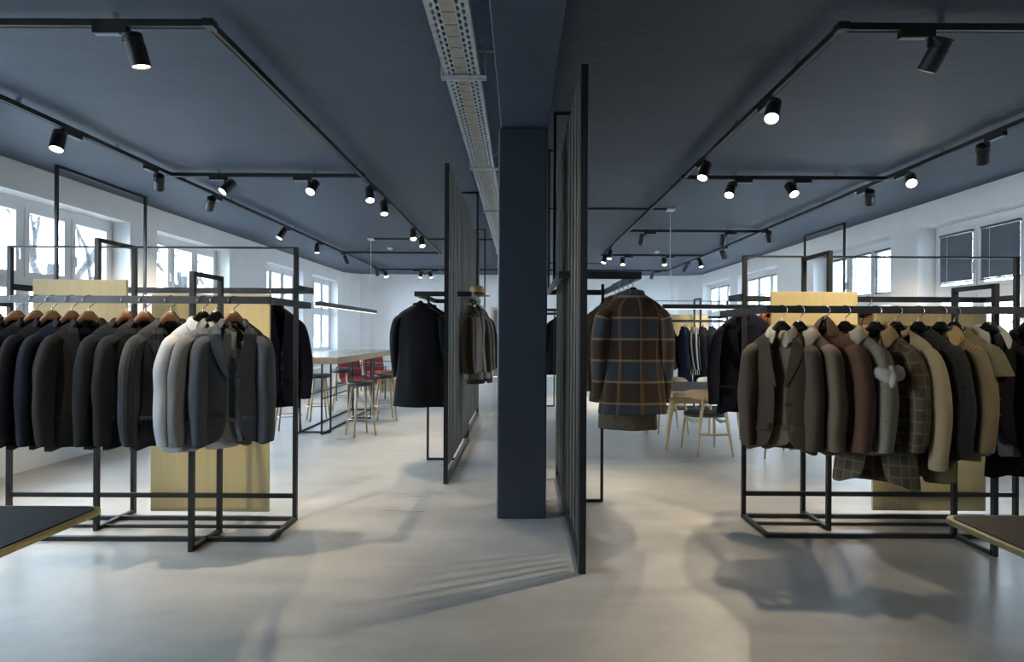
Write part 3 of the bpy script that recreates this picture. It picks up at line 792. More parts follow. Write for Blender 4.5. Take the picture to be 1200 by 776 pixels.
NECK = -0.108                  # neck of the garment below the rail centre
def garment(name, label, cat, loc, rz, mat, L=0.76, w=1.0, d=1.0, style='blazer', openx=0.0, sl=0.72, collar=None, collar_mat=None,
            lapel=True, buttons=2, pocket=True, seed=0, wr=1.0, group=None, flare=1.0, tagpatch=False, sleeve_mat=None, hood=False, knot=False, swing=0.0, z_off=0.0, sub=1, arm=0.8):
    rnd = random.Random(seed*13+5)
    t_ = thing(name, label, cat, (loc[0], loc[1], loc[2]+z_off), rz, group)
    N0 = NECK
    zb = 0.44*min(L, 0.80) + (0.0 if style == 'blazer' else -0.22)      # depth of the V
    zmid = L
    prof = [  # (a, b, drop, front lowering)
        (0.066, 0.055, 0.000, 0.030), (0.100, 0.068, 0.020, 0.028), (0.145, 0.078, 0.050, 0.020), (0.182, 0.084, 0.078, 0.012), (0.204, 0.085, 0.106, 0.004),
        (0.208, 0.092, 0.150, 0), (0.204, 0.100, 0.200, 0), (0.202, 0.104, 0.26, 0), (0.198, 0.102, 0.34, 0), (0.192, 0.096, 0.44, 0)]
    k = max(3, int((L-0.44)/0.075))
    for i in range(1, k+1):
        tt = i/k
        prof.append(((0.192+0.040*tt*flare)*1.0, 0.096+0.022*tt*flare, 0.44+(L-0.44)*tt, 0))
    ph = rnd.uniform(0, 10)
    def gap(z):                # half opening of the front edge
        if style in ('closed', 'back'): return 0.003
        v = openx
        if z < zb: v += 0.052*(1-z/zb)**0.9
        if z > zb and style == 'blazer':
            q = (z-zb)/(L-zb); v += 0.055*max(0, q-0.55)**1.5*2.2
        return v
    def fy(x, a, b):           # front y of the body at x
        return -b*max(0.0, 1-(abs(x)/a)**2.2)**(1/2.2)
    n = 34
    rows = []
    e = 0.88
    for (a, b, z, fl) in prof:
        a *= w; b *= d
        row = []; g = min(gap(z)/a, 0.95); th0 = math.asin(g)
        for i in range(n+1):
            th = -pi/2 + th0 + (2*pi-2*th0)*i/n
            cx, sx = cos(th), sin(th)
            x = a*math.copysign(abs(cx)**e, cx); y = b*math.copysign(abs(sx)**e, sx)
            zz = -z - fl*max(0, -sx)
            if i < 3 and style != 'back': y -= 0.006*(3-i)/3
            # hanging folds: long vertical waves growing to the hem
            amp = 0.015*wr*min(1, max(0, (z-0.10)/0.45))
            f = noise.noise(Vector((th*1.6+ph, zz*1.1, seed*3.1))) + 0.5*noise.noise(Vector((th*4.0+ph, zz*2.5, seed*1.7)))
            x += amp*f*cx; y += amp*f*1.4*sx
            x += swing*max(0, z-0.1)
            if z >= L-0.001: zz += 0.006*noise.noise(Vector((th*2, ph, 2)))
            # cutaway hem corners of blazers
            if style == 'blazer' and z > L*0.86:
                c = max(0, 1-min(i, n-i)/4.0); zz += 0.045*c*((z-L*0.86)/(L*0.14))
            row.append((Vector((x, y, N0+zz)), (th*0.205, zz)))
        rows.append(row)
    body = MB().grid(rows).build('body', M[mat], t_, smooth=True, solid=0.005, sub=sub)
    # sleeves
    smat = M[sleeve_mat or mat]
    for s in (-1, 1):
        if sl <= 0: break
        path = [(0.130, 0.002, -0.080, 0.020, 0.050), (0.166, 0.0, -0.100, 0.036, 0.074), (0.200, -0.002, -0.138, 0.050, 0.090), (0.226, -0.006, -0.195, 0.058, 0.097),
                (0.246, -0.010, -0.27, 0.061, 0.098), (0.258, -0.018, -0.37, 0.060, 0.094), (0.262, -0.030, -0.46, 0.057, 0.088), (0.254, -0.045, -0.57, 0.051, 0.079), (0.244, -0.056, -0.64, 0.047, 0.073), (0.242, -0.060, -0.66, 0.046, 0.072)]
        rr = []; m_ = 16; ps = rnd.uniform(0, 20)
        if sl < 0.4: path = path[:5]
        for i, (x, y, z, rx, ry) in enumerate(path):
            zz = z*(sl/0.66) if sl >= 0.4 else z
            if sl < 0.4: rx *= 1.15; ry *= 1.15
            if x > 0.2: x = 0.2+(x-0.2)*arm
            rx *= 0.6+0.4*w
            row = []
            for q in range(m_+1):
                tt = 2*pi*q/m_ + (0 if s > 0 else pi)       # seam on the inside
                tt += pi
                cx, sx = cos(tt), sin(tt)
                am = 0.017*wr*min(1, i/4)
                f = noise.noise(Vector((cx*1.2+ps, sx*1.2, zz*9))) + 0.6*noise.noise(Vector((cx*2.5+ps, sx*2.5+4, zz*20)))
                row.append((Vector((s*x*w + cx*(rx+am*f) + swing*max(0, -zz-0.1), y*d + sx*(ry+am*f), N0+zz - (0.03*(1-abs(cx)) if i < 2 else 0) - (0.02*cx*s*-1 if i in (1, 2) else 0))), (tt*0.06+s, zz)))
            rr.append(row)
        if s < 0: rr = [r[::-1] for r in rr]
        so = MB().grid(rr).build('sleeve', smat, t_, smooth=True, solid=0.004, sub=sub)
        if style == 'blazer' and sub and pocket:
            bm = MB()
            for q in range(3):
                zc = -0.60*(sl/0.66)-0.018*q
                bm.lathe([(0.006, -0.006), (0.006, 0.006)], 8, (s*((0.2+0.048*arm)*w+0.047*(0.6+0.4*w)), -0.052*d, N0+zc))
            bm.build('cuff_button', M['button_horn'], so)
    # collar
    cm = M[collar_mat or mat]
    ctype = collar or ('lapel' if lapel else 'stand')
    if ctype != 'none':
        rows = []
        if ctype == 'shirt': lv = [(0.060, -0.020), (0.058, 0.022), (0.066, 0.030), (0.082, 0.012), (0.098, -0.022)]
        elif ctype == 'stand': lv = [(0.066, -0.012), (0.062, 0.012), (0.062, 0.030), (0.068, 0.030), (0.071, -0.006)]
        elif ctype == 'big': lv = [(0.064, -0.02), (0.062, 0.028), (0.072, 0.036), (0.100, 0.012), (0.122, -0.034)]
        else: lv = [(0.066, -0.018), (0.062, 0.010), (0.068, 0.017), (0.082, 0.004), (0.094, -0.022)]
        nn = 22
        th0 = 0.75 if ctype == 'lapel' else 0.42
        for (r, z) in lv:
            row = []
            for i in range(nn+1):
                th = -pi/2+th0+(2*pi-2*th0)*i/nn
                cx, sx = cos(th), sin(th)
                zz = z - 0.042*max(0, -sx) - 0.010*abs(cx)
                if ctype in ('shirt', 'big') and (i < 2 or i > nn-2): zz -= 0.03*(r-0.06)/0.04
                row.append((Vector((cx*r*1.12*min(w, 1.05), sx*r*0.95, N0+zz)), (th*0.2, zz)))
            rows.append(row)
        MB().grid(rows).build('collar', cm, t_, smooth=True, solid=0.004, sub=sub)
    if lapel and style == 'blazer':
        for s in (-1, 1):
            rows = []; K = 9
            for i in range(K+1):
                q = i/K
                z = 0.035 + (zb-0.035)*q
                # body half widths at this height
                aa = 0.2*w; bb = 0.10*d
                for j in range(len(prof)-1):
                    if prof[j][2] <= z <= prof[j+1][2]:
                        f = (z-prof[j][2])/(prof[j+1][2]-prof[j][2]+1e-6)
                        aa = (prof[j][0]*(1-f)+prof[j+1][0]*f)*w; bb = (prof[j][1]*(1-f)+prof[j+1][1]*f)*d
                g = gap(z)
                wd = 0.082*(1-q)**0.65 + 0.004
                if i == 0: wd *= 0.50
                if i == 1: wd *= 0.66
                if i == 2: wd *= 1.02
                row = []
                for j in range(4):
                    x = g-0.004 + wd*j/3
                    y = fy(x, aa, bb) - 0.012 + 0.004*(j/3) - (0.012 if i < 2 else 0.004)
                    row.append((Vector((s*x + swing*max(0, z-0.1), y, N0-z-0.02)), (x+0.3*s, -z)))
                rows.append(row if s > 0 else row[::-1])
            MB().grid(rows).build('lapel', M[collar_mat or mat] if False else M[mat], t_, smooth=False, solid=0.004)
    if buttons and style != 'back' and sub:
        bm = MB().lathe([(0.0085, -0.003), (0.0085, 0.003)], 10).mesh('button', M['button_horn'])
        top = zb+0.01
        step = min(0.11, (L-top-0.1)/max(1, buttons))
        for i in range(buttons):
            z = top + i*step
            q = Quaternion((1, 0, 0), R(90))
            place('button', bm, t_, (0.014+openx*0.9+swing*max(0, z-0.1) + (0.012 if style == 'closed' else 0), -0.104*d-0.012, N0-z), q)
    if pocket and style != 'back' and sub:
        for s in (-1, 1):
            rows = []
            zc = 0.56 if L > 0.6 else L*0.7
            for i, zz in enumerate((0, 0.045)):
                row = []
                for j in range(5):
                    x = 0.062+0.13*j/4
                    row.append((Vector((s*x*w + swing*0.45, fy(x, 0.225, 0.108)*d-0.004-0.002*i, N0-zc-zz-0.008*j/4)), (x, -zc-zz)))
                rows.append(row if s > 0 else row[::-1])
            MB().grid(rows).build('pocket_flap', M[mat], t_, smooth=True, solid=0.003)
    if tagpatch:
        MB().bx(-0.016, 0.016, 0.038, 0.041, N0-0.050, N0-0.022).build('neck_label', M['paper_tag'], t_)
        MB().bx(-0.012, 0.016, -0.02, -0.017, N0-0.23, N0-0.075).build('price_tag', M['paper_tag'], t_)
    if hood:
        rows = []
        for (r, z, yo) in ((0.088, -0.05, 0.0), (0.078, -0.02, 0.003), (0.062, 0.012, 0.008), (0.043, 0.042, 0.012), (0.020, 0.068, 0.016), (0.002, 0.080, 0.018)):
            row = []
            for i in range(21):
                th = -pi/2+0.30+(2*pi-0.60)*i/20
                row.append((Vector((cos(th)*r*1.05, sin(th)*r*0.8+yo, N0+z+0.012*noise.noise(Vector((th*2, z*30, 1))))), (th*0.1, z)))
            rows.append(row)
        MB().grid(rows[::-1]).build('hood', M[mat], t_, smooth=True, solid=0.006, sub=1)
    if knot:
        rows = []
        for i in range(13):
            u = 2*pi*i/12
            row = []
            for j in range(9):
                v_ = 2*pi*j/8
                rr_ = 0.030+0.008*sin(3*u)
                cx = 0.062+rr_*cos(v_)
                row.append((Vector((0.243*w+cx*cos(u), -0.03+cx*sin(u)*1.25, N0-0.26+rr_*1.2*sin(v_)+0.012*sin(2*u))), (u, v_)))
            rows.append(row)
        MB().grid(rows).build('rolled_cuff', M['jersey_grey'], t_, smooth=True)
        MB().tube([(0.275*w, -0.085, N0-0.21), (0.29*w, -0.115, N0-0.27), (0.285*w, -0.110, N0-0.33)], [0.012, 0.030, 0.010], 8).build('cuff_tie', M['jersey_grey'], t_, smooth=True)
    return t_

def on_rail(xp, Y, Z):
    return ((xp-610)*Y/F, Y, Z-0.007)

# --- left rack: suit jackets (pixel x of the hook, rotation, fabric ...)
GL, GLH = 'suits on the left rack', 'wooden hangers on the left rack'
LEFT = [
 (-8, 33, 'wool_midnight', dict(), 'black jacket cut off by the left picture edge, outermost on the left rack'),
 (19, 33, 'wool_black', dict(), 'black jacket at the left picture edge, second garment on the left rack'),
 (42, 34, 'wool_black', dict(), 'black jacket third from the left edge on the left rack'),
 (61, 34, 'wool_midnight', dict(), 'near-black jacket fourth from the left edge on the left rack'),
 (84, 35, 'wool_navy', dict(), 'midnight navy jacket left of the charcoal jacket on the left rack'),
 (104, 35, 'wool_charcoal', dict(L=0.775), 'charcoal jacket with turned lapel, between navy and dark graphite jackets'),
 (149, 32, 'wool_graphite', dict(), 'dark graphite jacket right of the wide gap of pale panel'),
 (170, 32, 'wool_graphite', dict(), 'dark graphite jacket left of the pinstripe jacket'),
 (200, 35, 'wool_pinstripe', dict(L=0.77), 'dark pinstriped jacket left of the white shirt'),
 (238, 34, 'cotton_white', dict(style='closed', lapel=False, collar='shirt', buttons=5, pocket=False, L=0.775, sl=0.73, wr=1.6, w=0.86), 'white shirt hanging between the pinstripe and light grey jackets'),
 (253, 35, 'wool_grey', dict(w=0.85, arm=0.6), 'light grey wool jacket right of the white shirt'),
 (274, 28, 'wool_slate', dict(openx=0.022, tagpatch=True, L=0.755, w=0.84, arm=0.25), 'slate blue-grey open blazer, last at the right end of the left rack'),
]
for i, (xp, ang, mat, kw, lab) in enumerate(LEFT):
    loc = on_rail(xp, LR_Y, LR_Z)
    wooden = i not in (9, 10)
    hanger(loc, R(ang), wooden, ('wooden hanger with chrome hook carrying the ' if wooden else 'black hanger with chrome hook carrying the ') + lab.split(' on the left rack')[0].split(' hanging')[0].split(',')[0].split(' right of')[0].split(' left of')[0].split(' with ')[0] + (' of the pinstripe' if 'left of the pinstripe' in lab else ''), GLH)
    k = dict(L=0.765, seed=i+1, group=GL, sub=1, d=0.70, w=0.88, sl=0.73, arm=0.45); k.update(kw)
    ang -= 4
    nm = 'shirt' if mat == 'cotton_white' else 'suit_jacket'
    garment(nm, lab, 'shirt' if nm == 'shirt' else 'jacket', loc, R(ang), mat, **k)
# navy coats at the end of the rear rail
loc = (-1.89, 4.30, 1.653)
hanger(loc, R(62), False, 'black hanger carrying the navy coat at the end of the left rack', 'hangers on the rear rails')
garment('overcoat', 'navy coat hanging on the rear rail at the right end of the left rack', 'coat', loc, R(48), 'wool_navy', L=0.80, w=0.92, style='blazer', buttons=3, seed=31, collar='stand')

# --- right rack
GR, GRH = 'coats on the right rack', 'black hangers on the right rack'
RIGHT = [
 (916, -30, 'wool_brown', dict(openx=0.022, collar='shirt', L=0.735, collar_mat='cotton_beige', buttons=2, arm=0.3, w=0.84), 'blazer', 'open dark brown blazer, leftmost on the right rack'),
 (936, -33, 'wool_taupe', dict(L=0.735, collar_mat='cotton_beige', collar='big', arm=0.5), 'jacket', 'taupe jacket with pale collar right of the dark brown blazer'),
 (966, -40, 'knit_brown', dict(style='closed', lapel=False, collar='none', hood=True, L=0.73, buttons=0, pocket=False), 'hoodie', 'reddish brown hooded knit with pointed hood on the right rack'),
 (990, -38, 'fleece_grey', dict(style='closed', lapel=False, collar='big', collar_mat='cotton_beige', L=0.73, buttons=0, pocket=False, knot=True), 'jacket', 'speckled grey fleece jacket with rolled cuff on the right rack'),
 (1026, -36, 'check_brown', dict(style='blazer', lapel=False, collar='big', collar_mat='cotton_tan', L=0.93, openx=0.02, sl=0.70, buttons=3, flare=1.5), 'coat', 'long brown checked coat on the right rack'),
 (1050, -37, 'knit_cream', dict(style='blazer', lapel=False, collar='stand', L=0.67, openx=0.02, sl=0.80, buttons=0, pocket=False, wr=0.6), 'cardigan', 'cream chunky knit cardigan on the right rack'),
 (1076, -36, 'check_dark', dict(style='closed', lapel=False, collar='stand', L=0.76, buttons=4), 'jacket', 'dark check jacket right of the cream cardigan'),
 (1102, -36, 'houndstooth_khaki', dict(style='closed', lapel=False, collar='big', collar_mat='cotton_tan', L=0.76, buttons=3), 'jacket', 'khaki houndstooth jacket right of the dark check jacket'),
 (1118, -38, 'cotton_olive', dict(style='closed', lapel=False, collar='shirt', L=0.60, sl=0.25, buttons=3, pocket=False, d=0.9), 'shirt', 'olive short sleeved shirt right of the khaki houndstooth jacket'),
 (1158, -12, 'wool_black', dict(style='blazer', openx=0.0, lapel=False, collar='big', arm=0.2, w=0.80, collar_mat='shirt_grey', L=0.69, buttons=3, pocket=False), 'coat', 'black jacket with pale grey shirt collar near the right edge'),
 (1204, -30, 'wool_black', dict(style='blazer', lapel=True, L=0.90, buttons=2), 'coat', 'black coat cut off by the right picture edge'),
]
for i, (xp, ang, mat, kw, cat, lab) in enumerate(RIGHT):
    loc = on_rail(xp, RR_Y, RR_Z)
    hanger(loc, R(ang), False, 'black hanger carrying the ' + lab.split(' right of')[0].split(', ')[0].split(' on the right')[0].split(' near the')[0].split(' with ')[0] + (' with pale collar' if 'pale collar' in lab else ' with grey collar' if 'grey shirt collar' in lab else ''), GRH)
    k = dict(L=0.735, seed=i+41, group=GR, d=0.72, w=0.87, sl=0.70); k.update(kw)
    garment({'blazer': 'blazer', 'jacket': 'jacket', 'hoodie': 'hooded_knit', 'coat': 'coat', 'cardigan': 'cardigan', 'shirt': 'short_sleeved_shirt'}[cat], lab, cat, loc, R(ang), mat, **k)
# garments worn in layers under other ones: denim shirt below the black jacket, olive hem below the dark check jacket
loc = on_rail(1158, RR_Y, RR_Z)
garment('shirt', 'grey denim shirt hem showing below the black jacket near the right edge', 'shirt', loc, R(-12), 'denim_grey', L=0.75, w=0.74, d=0.55, style='closed', lapel=False, collar='none', sl=0, buttons=0, pocket=False, seed=71, group=GR)
loc = on_rail(1080, RR_Y, RR_Z)
garment('parka', 'olive parka hem showing below the dark check jacket', 'parka', loc, R(-36), 'cotton_olive', L=0.90, w=0.74, d=0.55, style='closed', lapel=False, collar='none', sl=0, buttons=0, pocket=False, seed=72, group=GR)
# rear rail of the right rack
loc = (1.76, 4.40, 1.618)
hanger(loc, R(-55), False, 'black hanger carrying the navy velvet coat behind the right rack', 'hangers on the rear rails')
garment('overcoat', 'dark navy velvet coat at the left end of the right rack, on the rear rail', 'coat', loc, R(-38), 'wool_navy', L=0.80, w=0.92, style='blazer', buttons=3, seed=33, collar='stand')
loc = (1.98, 4.40, 1.618)
hanger(loc, R(-60), False, 'black hanger carrying the rust fleece jacket', 'hangers on the rear rails')
garment('fleece_jacket', 'rust orange fleece jacket behind the dark brown blazer', 'jacket', loc, R(-60), 'fur_rust', L=0.62, style='closed', lapel=False, collar='big', buttons=0, pocket=False, seed=34)
loc = (2.72, 4.40, 1.618)
hanger(loc, R(-60), False, 'black hanger carrying the tan jacket', 'hangers on the rear rails')
garment('jacket', 'tan jacket on the rear rail behind the brown checked coat', 'jacket', loc, R(-60), 'cotton_tan', L=0.60, style='closed', lapel=False, collar='big', buttons=0, pocket=False, seed=35)

# --- right partition: plaid coat in front, more behind
GP = 'coats on the right partition rail'
PR = [
 (3.95, 180, 'plaid_wool', dict(L=0.84, w=1.06, d=0.9, style='back', lapel=False, collar='stand', sl=0.74, buttons=0, pocket=False, wr=0.8, arm=0.35), 'coat', 'plaid_coat', 'large brown and navy plaid wool coat seen from behind'),
 (4.12, 172, 'tweed_brown', dict(L=0.975, w=0.92, style='back', lapel=False, collar='big', sl=0.70, buttons=0, pocket=False), 'coat', 'tweed_coat', 'brown tweed coat whose hem shows below the plaid coat'),
 (4.30, 186, 'houndstooth_khaki', dict(L=0.80, w=1.14, style='back', lapel=False, collar='stand', buttons=0, pocket=False), 'jacket', 'jacket', 'khaki patterned jacket peeking out right behind the plaid coat'),
 (4.48, 176, 'fur_rust', dict(L=0.72, style='back', lapel=False, collar='big', buttons=0, pocket=False), 'jacket', 'fleece_jacket', 'rust coloured fleece behind the plaid coat'),
 (4.68, 180, 'leather_brown', dict(L=0.76, style='back', lapel=False, collar='big', buttons=0, pocket=False), 'jacket', 'leather_jacket', 'brown leather jacket at the back of the plaid coat row'),
]
for i, (Y, ang, mat, kw, cat, nm, lab) in enumerate(PR):
    loc = (0.790+(0.0 if i else 0.0), Y, 1.742-0.007)
    hanger(loc, R(ang), False, 'black hanger carrying the ' + ['plaid coat', 'brown tweed coat', 'khaki patterned jacket behind the plaid coat', 'rust fleece behind the plaid coat', 'brown leather jacket behind the plaid coat'][i], 'hangers on the partition rails')
    garment(nm, lab, cat, loc, R(ang), mat, seed=51+i, group=GP, **kw)

# --- left partition: black coats on the left side, brown garments and hat on the right side
GQ = 'garments on the left partition rail'
loc = (-1.035, 5.80, 1.735)
hanger(loc, R(172), False, 'black hanger carrying the long black coat', 'hangers on the partition rails')
garment('overcoat', 'long black wool coat hanging left of the slatted partition', 'coat', loc, R(176), 'wool_black', L=1.04, w=1.16, d=1.1, style='back', lapel=False, collar='stand', sl=0.74, buttons=0, pocket=False, arm=0.4, seed=61, group=GQ, flare=1.2)
loc = (-1.0, 6.13, 1.735)
hanger(loc, R(180), False, 'black hanger carrying the second black coat', 'hangers on the partition rails')
garment('overcoat', 'second black coat half hidden behind the long black coat', 'coat', loc, R(186), 'wool_midnight', L=0.95, w=1.05, style='back', lapel=False, collar='stand', buttons=0, pocket=False, seed=62, group=GQ)
for Y, ang, mat, L, w_, cat, nm, lab, hl in (
    (6.15, 64, 'leather_brown', 0.72, 0.76, 'jacket', 'leather_jacket', 'dark brown leather jacket between the left partition and the column', 'dark brown leather jacket'),
    (6.55, 56, 'tweed_brown', 0.82, 0.80, 'jacket', 'jacket', 'brown patterned jacket next to the grey one, left of the column', 'brown patterned jacket'),
    (6.90, 52, 'wool_charcoal', 0.90, 0.88, 'coat', 'coat', 'charcoal grey coat nearest the column on the left partition', 'charcoal coat')):
    loc = (-0.512, Y, 1.735)
    hanger(loc, R(ang), False, 'black hanger carrying the %s beside the column' % hl, 'hangers on the partition rails')
    garment(nm, lab, cat, loc, R(ang), mat, L=L, w=w_, style='closed', lapel=False, collar='big', buttons=2, pocket=False, seed=int(Y*10), group=GQ)
hat = thing('straw_hat', 'tan straw hat on the partition rail left of the column', 'hat', (-0.50, 6.42, 1.768))
MB().lathe([(0.001, 0.115), (0.045, 0.118), (0.072, 0.105), (0.085, 0.06), (0.090, 0.015), (0.092, 0.010)][::-1], 24).build('crown', M['straw'], hat, smooth=True)
MB().lathe([(0.085, 0.010), (0.125, 0.004), (0.150, -0.001), (0.150, 0.003), (0.125, 0.009), (0.085, 0.016)], 24).build('brim', M['straw'], hat, smooth=True)
MB().lathe([(0.089, 0.014), (0.094, 0.014), (0.092, 0.036), (0.087, 0.036)], 24).build('band', M['leather_brown'], hat, smooth=True)
# far coat beyond the right partition
loc = (0.72, 10.5, 1.735)
hanger(loc, R(180), False, 'black hanger carrying the black coat far right of the column', 'hangers on the partition rails')
garment('overcoat', 'small far black coat glimpsed between the column and the right partition', 'coat', loc, R(180), 'wool_black', L=1.06, w=1.1, style='back', lapel=False, collar='stand', buttons=0, pocket=False, seed=64)

# --- far rack
FAR = [
 (2.62, 60, 'cotton_olive', 0.74, 'jacket', 'jacket', 'olive jacket on the far rack, nearest the plaid coat'),
 (2.88, 62, 'wool_navy', 0.98, 'coat', 'coat', 'long navy coat on the far rack left of the striped coat'),
 (3.06, 64, 'stripe_bw', 0.82, 'cardigan', 'striped_cardigan', 'black and white striped cardigan on the far rack'),
 (3.20, 60, 'wool_midnight', 1.04, 'coat', 'coat', 'long dark coat right of the striped cardigan on the far rack'),
 (3.37, 58, 'wool_navy', 0.80, 'jacket', 'jacket', 'short navy jacket on the far rack before the pale panel'),
 (3.56, 60, 'wool_navy', 0.96, 'coat', 'coat', 'navy coat at the right end of the far rack'),
]
for i, (X, ang, mat, L, cat, nm, lab) in enumerate(FAR):
    loc = (X, 9.85, 1.57-0.007)
    hanger(loc, R(ang), False, 'black hanger carrying the ' + lab.split(' on the far rack')[0].split(' at the')[0] + ' of the far rack', 'hangers on the far rack')
    garment(nm, lab, cat, loc, R(ang), mat, L=L, w=0.85, style='closed', lapel=False, collar='stand', buttons=0, pocket=False, seed=81+i, group='garments on the far rack')

# ------------------------------------------------------------------ furniture
def leg_tube(mb, p, q, r0, r1):
    p, q = Vector(p), Vector(q)
    mb.tube([p, p.lerp(q, 0.5), q], [r0, (r0+r1)/2*1.05, r1], 10)

# high bar table
bt = thing('bar_table', 'long high bar table with thick wooden top and thin black steel base', 'table', (-2.69, 8.6, 0))
MB().bx(-0.41, 0.41, -1.60, 1.60, 1.020, 1.030).build('table_top', M['table_top_oak'], bt)
MB().bx(-0.41, 0.41, -1.60, 1.60, 0.945, 1.020).build('apron', M['oak_edge'], bt)
def flat_loop(pts, r):
    m = MB()
    for a, b in zip(pts, pts[1:]+pts[:1]): m.bar(a, b, r)
    return m
for x in (0.09, -0.25):
    flat_loop([(x, -1.24, 0.01), (x, 1.24, 0.01), (x, 1.24, 0.945), (x, -1.24, 0.945)], 0.020).build('base_loop', M['black_steel'], bt)
for y in (-1.10, 1.10):
    flat_loop([(-0.25, y, 0.01), (0.16, y, 0.01), (0.16, y, 0.945), (-0.25, y, 0.945)], 0.020).build('base_loop', M['black_steel'], bt)
for y in (-0.1, 0.15):
    flat_loop([(0.09, y, 0.01), (0.36, y, 0.01), (0.36, y, 0.945), (0.09, y, 0.945)], 0.016).build('base_loop', M['black_steel'], bt)
MB().bar((0.09, -1.24, 0.47), (0.09, 1.24, 0.47), 0.016).bar((-0.25, -1.24, 0.47), (-0.25, 1.24, 0.47), 0.016).build('foot_rail', M['black_steel'], bt)

def make_stool():
    t_ = thing('bar_stool', '', 'stool', (0, 0, 0), 0, 'bar stools at the bar table')
    MB().lathe([(0.02, 0.650), (0.155, 0.650), (0.168, 0.662), (0.172, 0.682), (0.166, 0.702), (0.14, 0.710), (0.001, 0.713)], 28).build('seat', M['black_leather'], t_, smooth=True)
    for k in range(4):
        a = pi/4+k*pi/2
        m = MB(); leg_tube(m, (0.115*cos(a), 0.115*sin(a), 0.655), (0.205*cos(a), 0.205*sin(a), 0.0), 0.017, 0.011)
        m.build('leg', M['stool_leg_oak'], t_, smooth=True)
    rr = 0.115+0.09*(0.655-0.23)/0.655
    MB().tube([(rr*cos(t), rr*sin(t), 0.23) for t in [2*pi*i/28 for i in range(29)]], 0.006, 6).build('foot_ring', M['chrome'], t_, smooth=True)
    return t_
st = make_stool()
for i, (x, y, rz, lab) in enumerate([
    (-3.10, 7.50, 12, 'bar stool partly hidden below the navy coat'),
    (-3.07, 8.55, 30, 'bar stool at the window side of the bar table, behind its near end'),
    (-3.09, 9.70, 20, 'farthest bar stool at the window side of the bar table'),
    (-2.08, 7.33, 38, 'nearest bar stool in front of the bar table, seat turned to the aisle'),
    (-2.07, 8.62, 25, 'bar stool at the aisle side of the table beside the black coat')]):
    o = st if i == 0 else copy_tree(st)
    o.location = (x, y, 0); o.rotation_euler = (0, 0, R(rz)); o['label'] = lab

def make_armchair():
    t_ = thing('armchair', '', 'armchair', (0, 0, 0), 0, 'red armchairs behind the bar table')
    MB().bx(-0.30, 0.30, -0.30, 0.30, 0.34, 0.46).build('seat', M['red_fabric'], t_, bevel=0.03)
    m = MB(); m.bx(-0.30, 0.30, -0.05, 0.05, 0, 0.40)
    o = m.build('backrest', M['red_fabric'], t_, bevel=0.03); o.location = (0, 0.28, 0.42); o.rotation_euler = (R(-10), 0, 0)
    for s in (-1, 1):
        MB().tube([(s*0.33, -0.30, 0.0), (s*0.33, -0.30, 0.66), (s*0.33, 0.36, 0.66), (s*0.33, 0.36, 0.0)], 0.012, 8).build('arm_frame', M['black_steel'], t_)
        MB().tube([(s*0.33, -0.30, 0.36), (s*0.33, 0.36, 0.36)], 0.010, 8).build('side_bar', M['black_steel'], t_)
    MB().tube([(-0.33, -0.30, 0.33), (0.33, -0.30, 0.33)], 0.010, 8).tube([(-0.33, 0.36, 0.33), (0.33, 0.36, 0.33)], 0.010, 8).build('cross_bar', M['black_steel'], t_)
    return t_
ac = make_armchair()
for i, (x, y, rz, lab) in enumerate([(-3.12, 11.1, 68, 'red armchair with black steel arms, the nearer one behind the bar table'), (-3.15, 12.9, 60, 'red armchair with black steel arms, the farther one behind the bar table')]):
    o = ac if i == 0 else copy_tree(ac)
    o.location = (x, y, 0); o.rotation_euler = (0, 0, R(rz)); o['label'] = lab

# dining table
dt = thing('dining_table', 'low dining table with oak edge, dark top and splayed oak legs', 'table', (2.43, 7.05, 0))
MB().bx(-0.82, 0.82, -0.64, 0.64, 0.665, 0.690).build('table_top', M['oak'], dt, bevel=0.004)
MB().bx(-0.80, 0.80, -0.61, 0.61, 0.690, 0.693).build('inlay', M['table_linoleum'], dt)
for sy in (-1, 1):
    MB().bx(-0.66, 0.66, sy*0.40-0.02, sy*0.40+0.02, 0.52, 0.60).build('beam', M['oak'], dt, bevel=0.01)
for sx in (-1, 1):
    MB().bx(sx*0.60-0.02, sx*0.60+0.02, -0.40, 0.40, 0.60, 0.665).build('cross_rail', M['oak'], dt)
    for sy in (-1, 1):
        MB().tube([(sx*0.58, sy*0.38, 0.60), (sx*0.64, sy*0.41, 0.50), (sx*0.68, sy*0.45, 0.30), (sx*0.73, sy*0.52, 0.0)], [0.030, 0.036, 0.027, 0.019], 10).build('leg', M['oak'], dt, smooth=True)

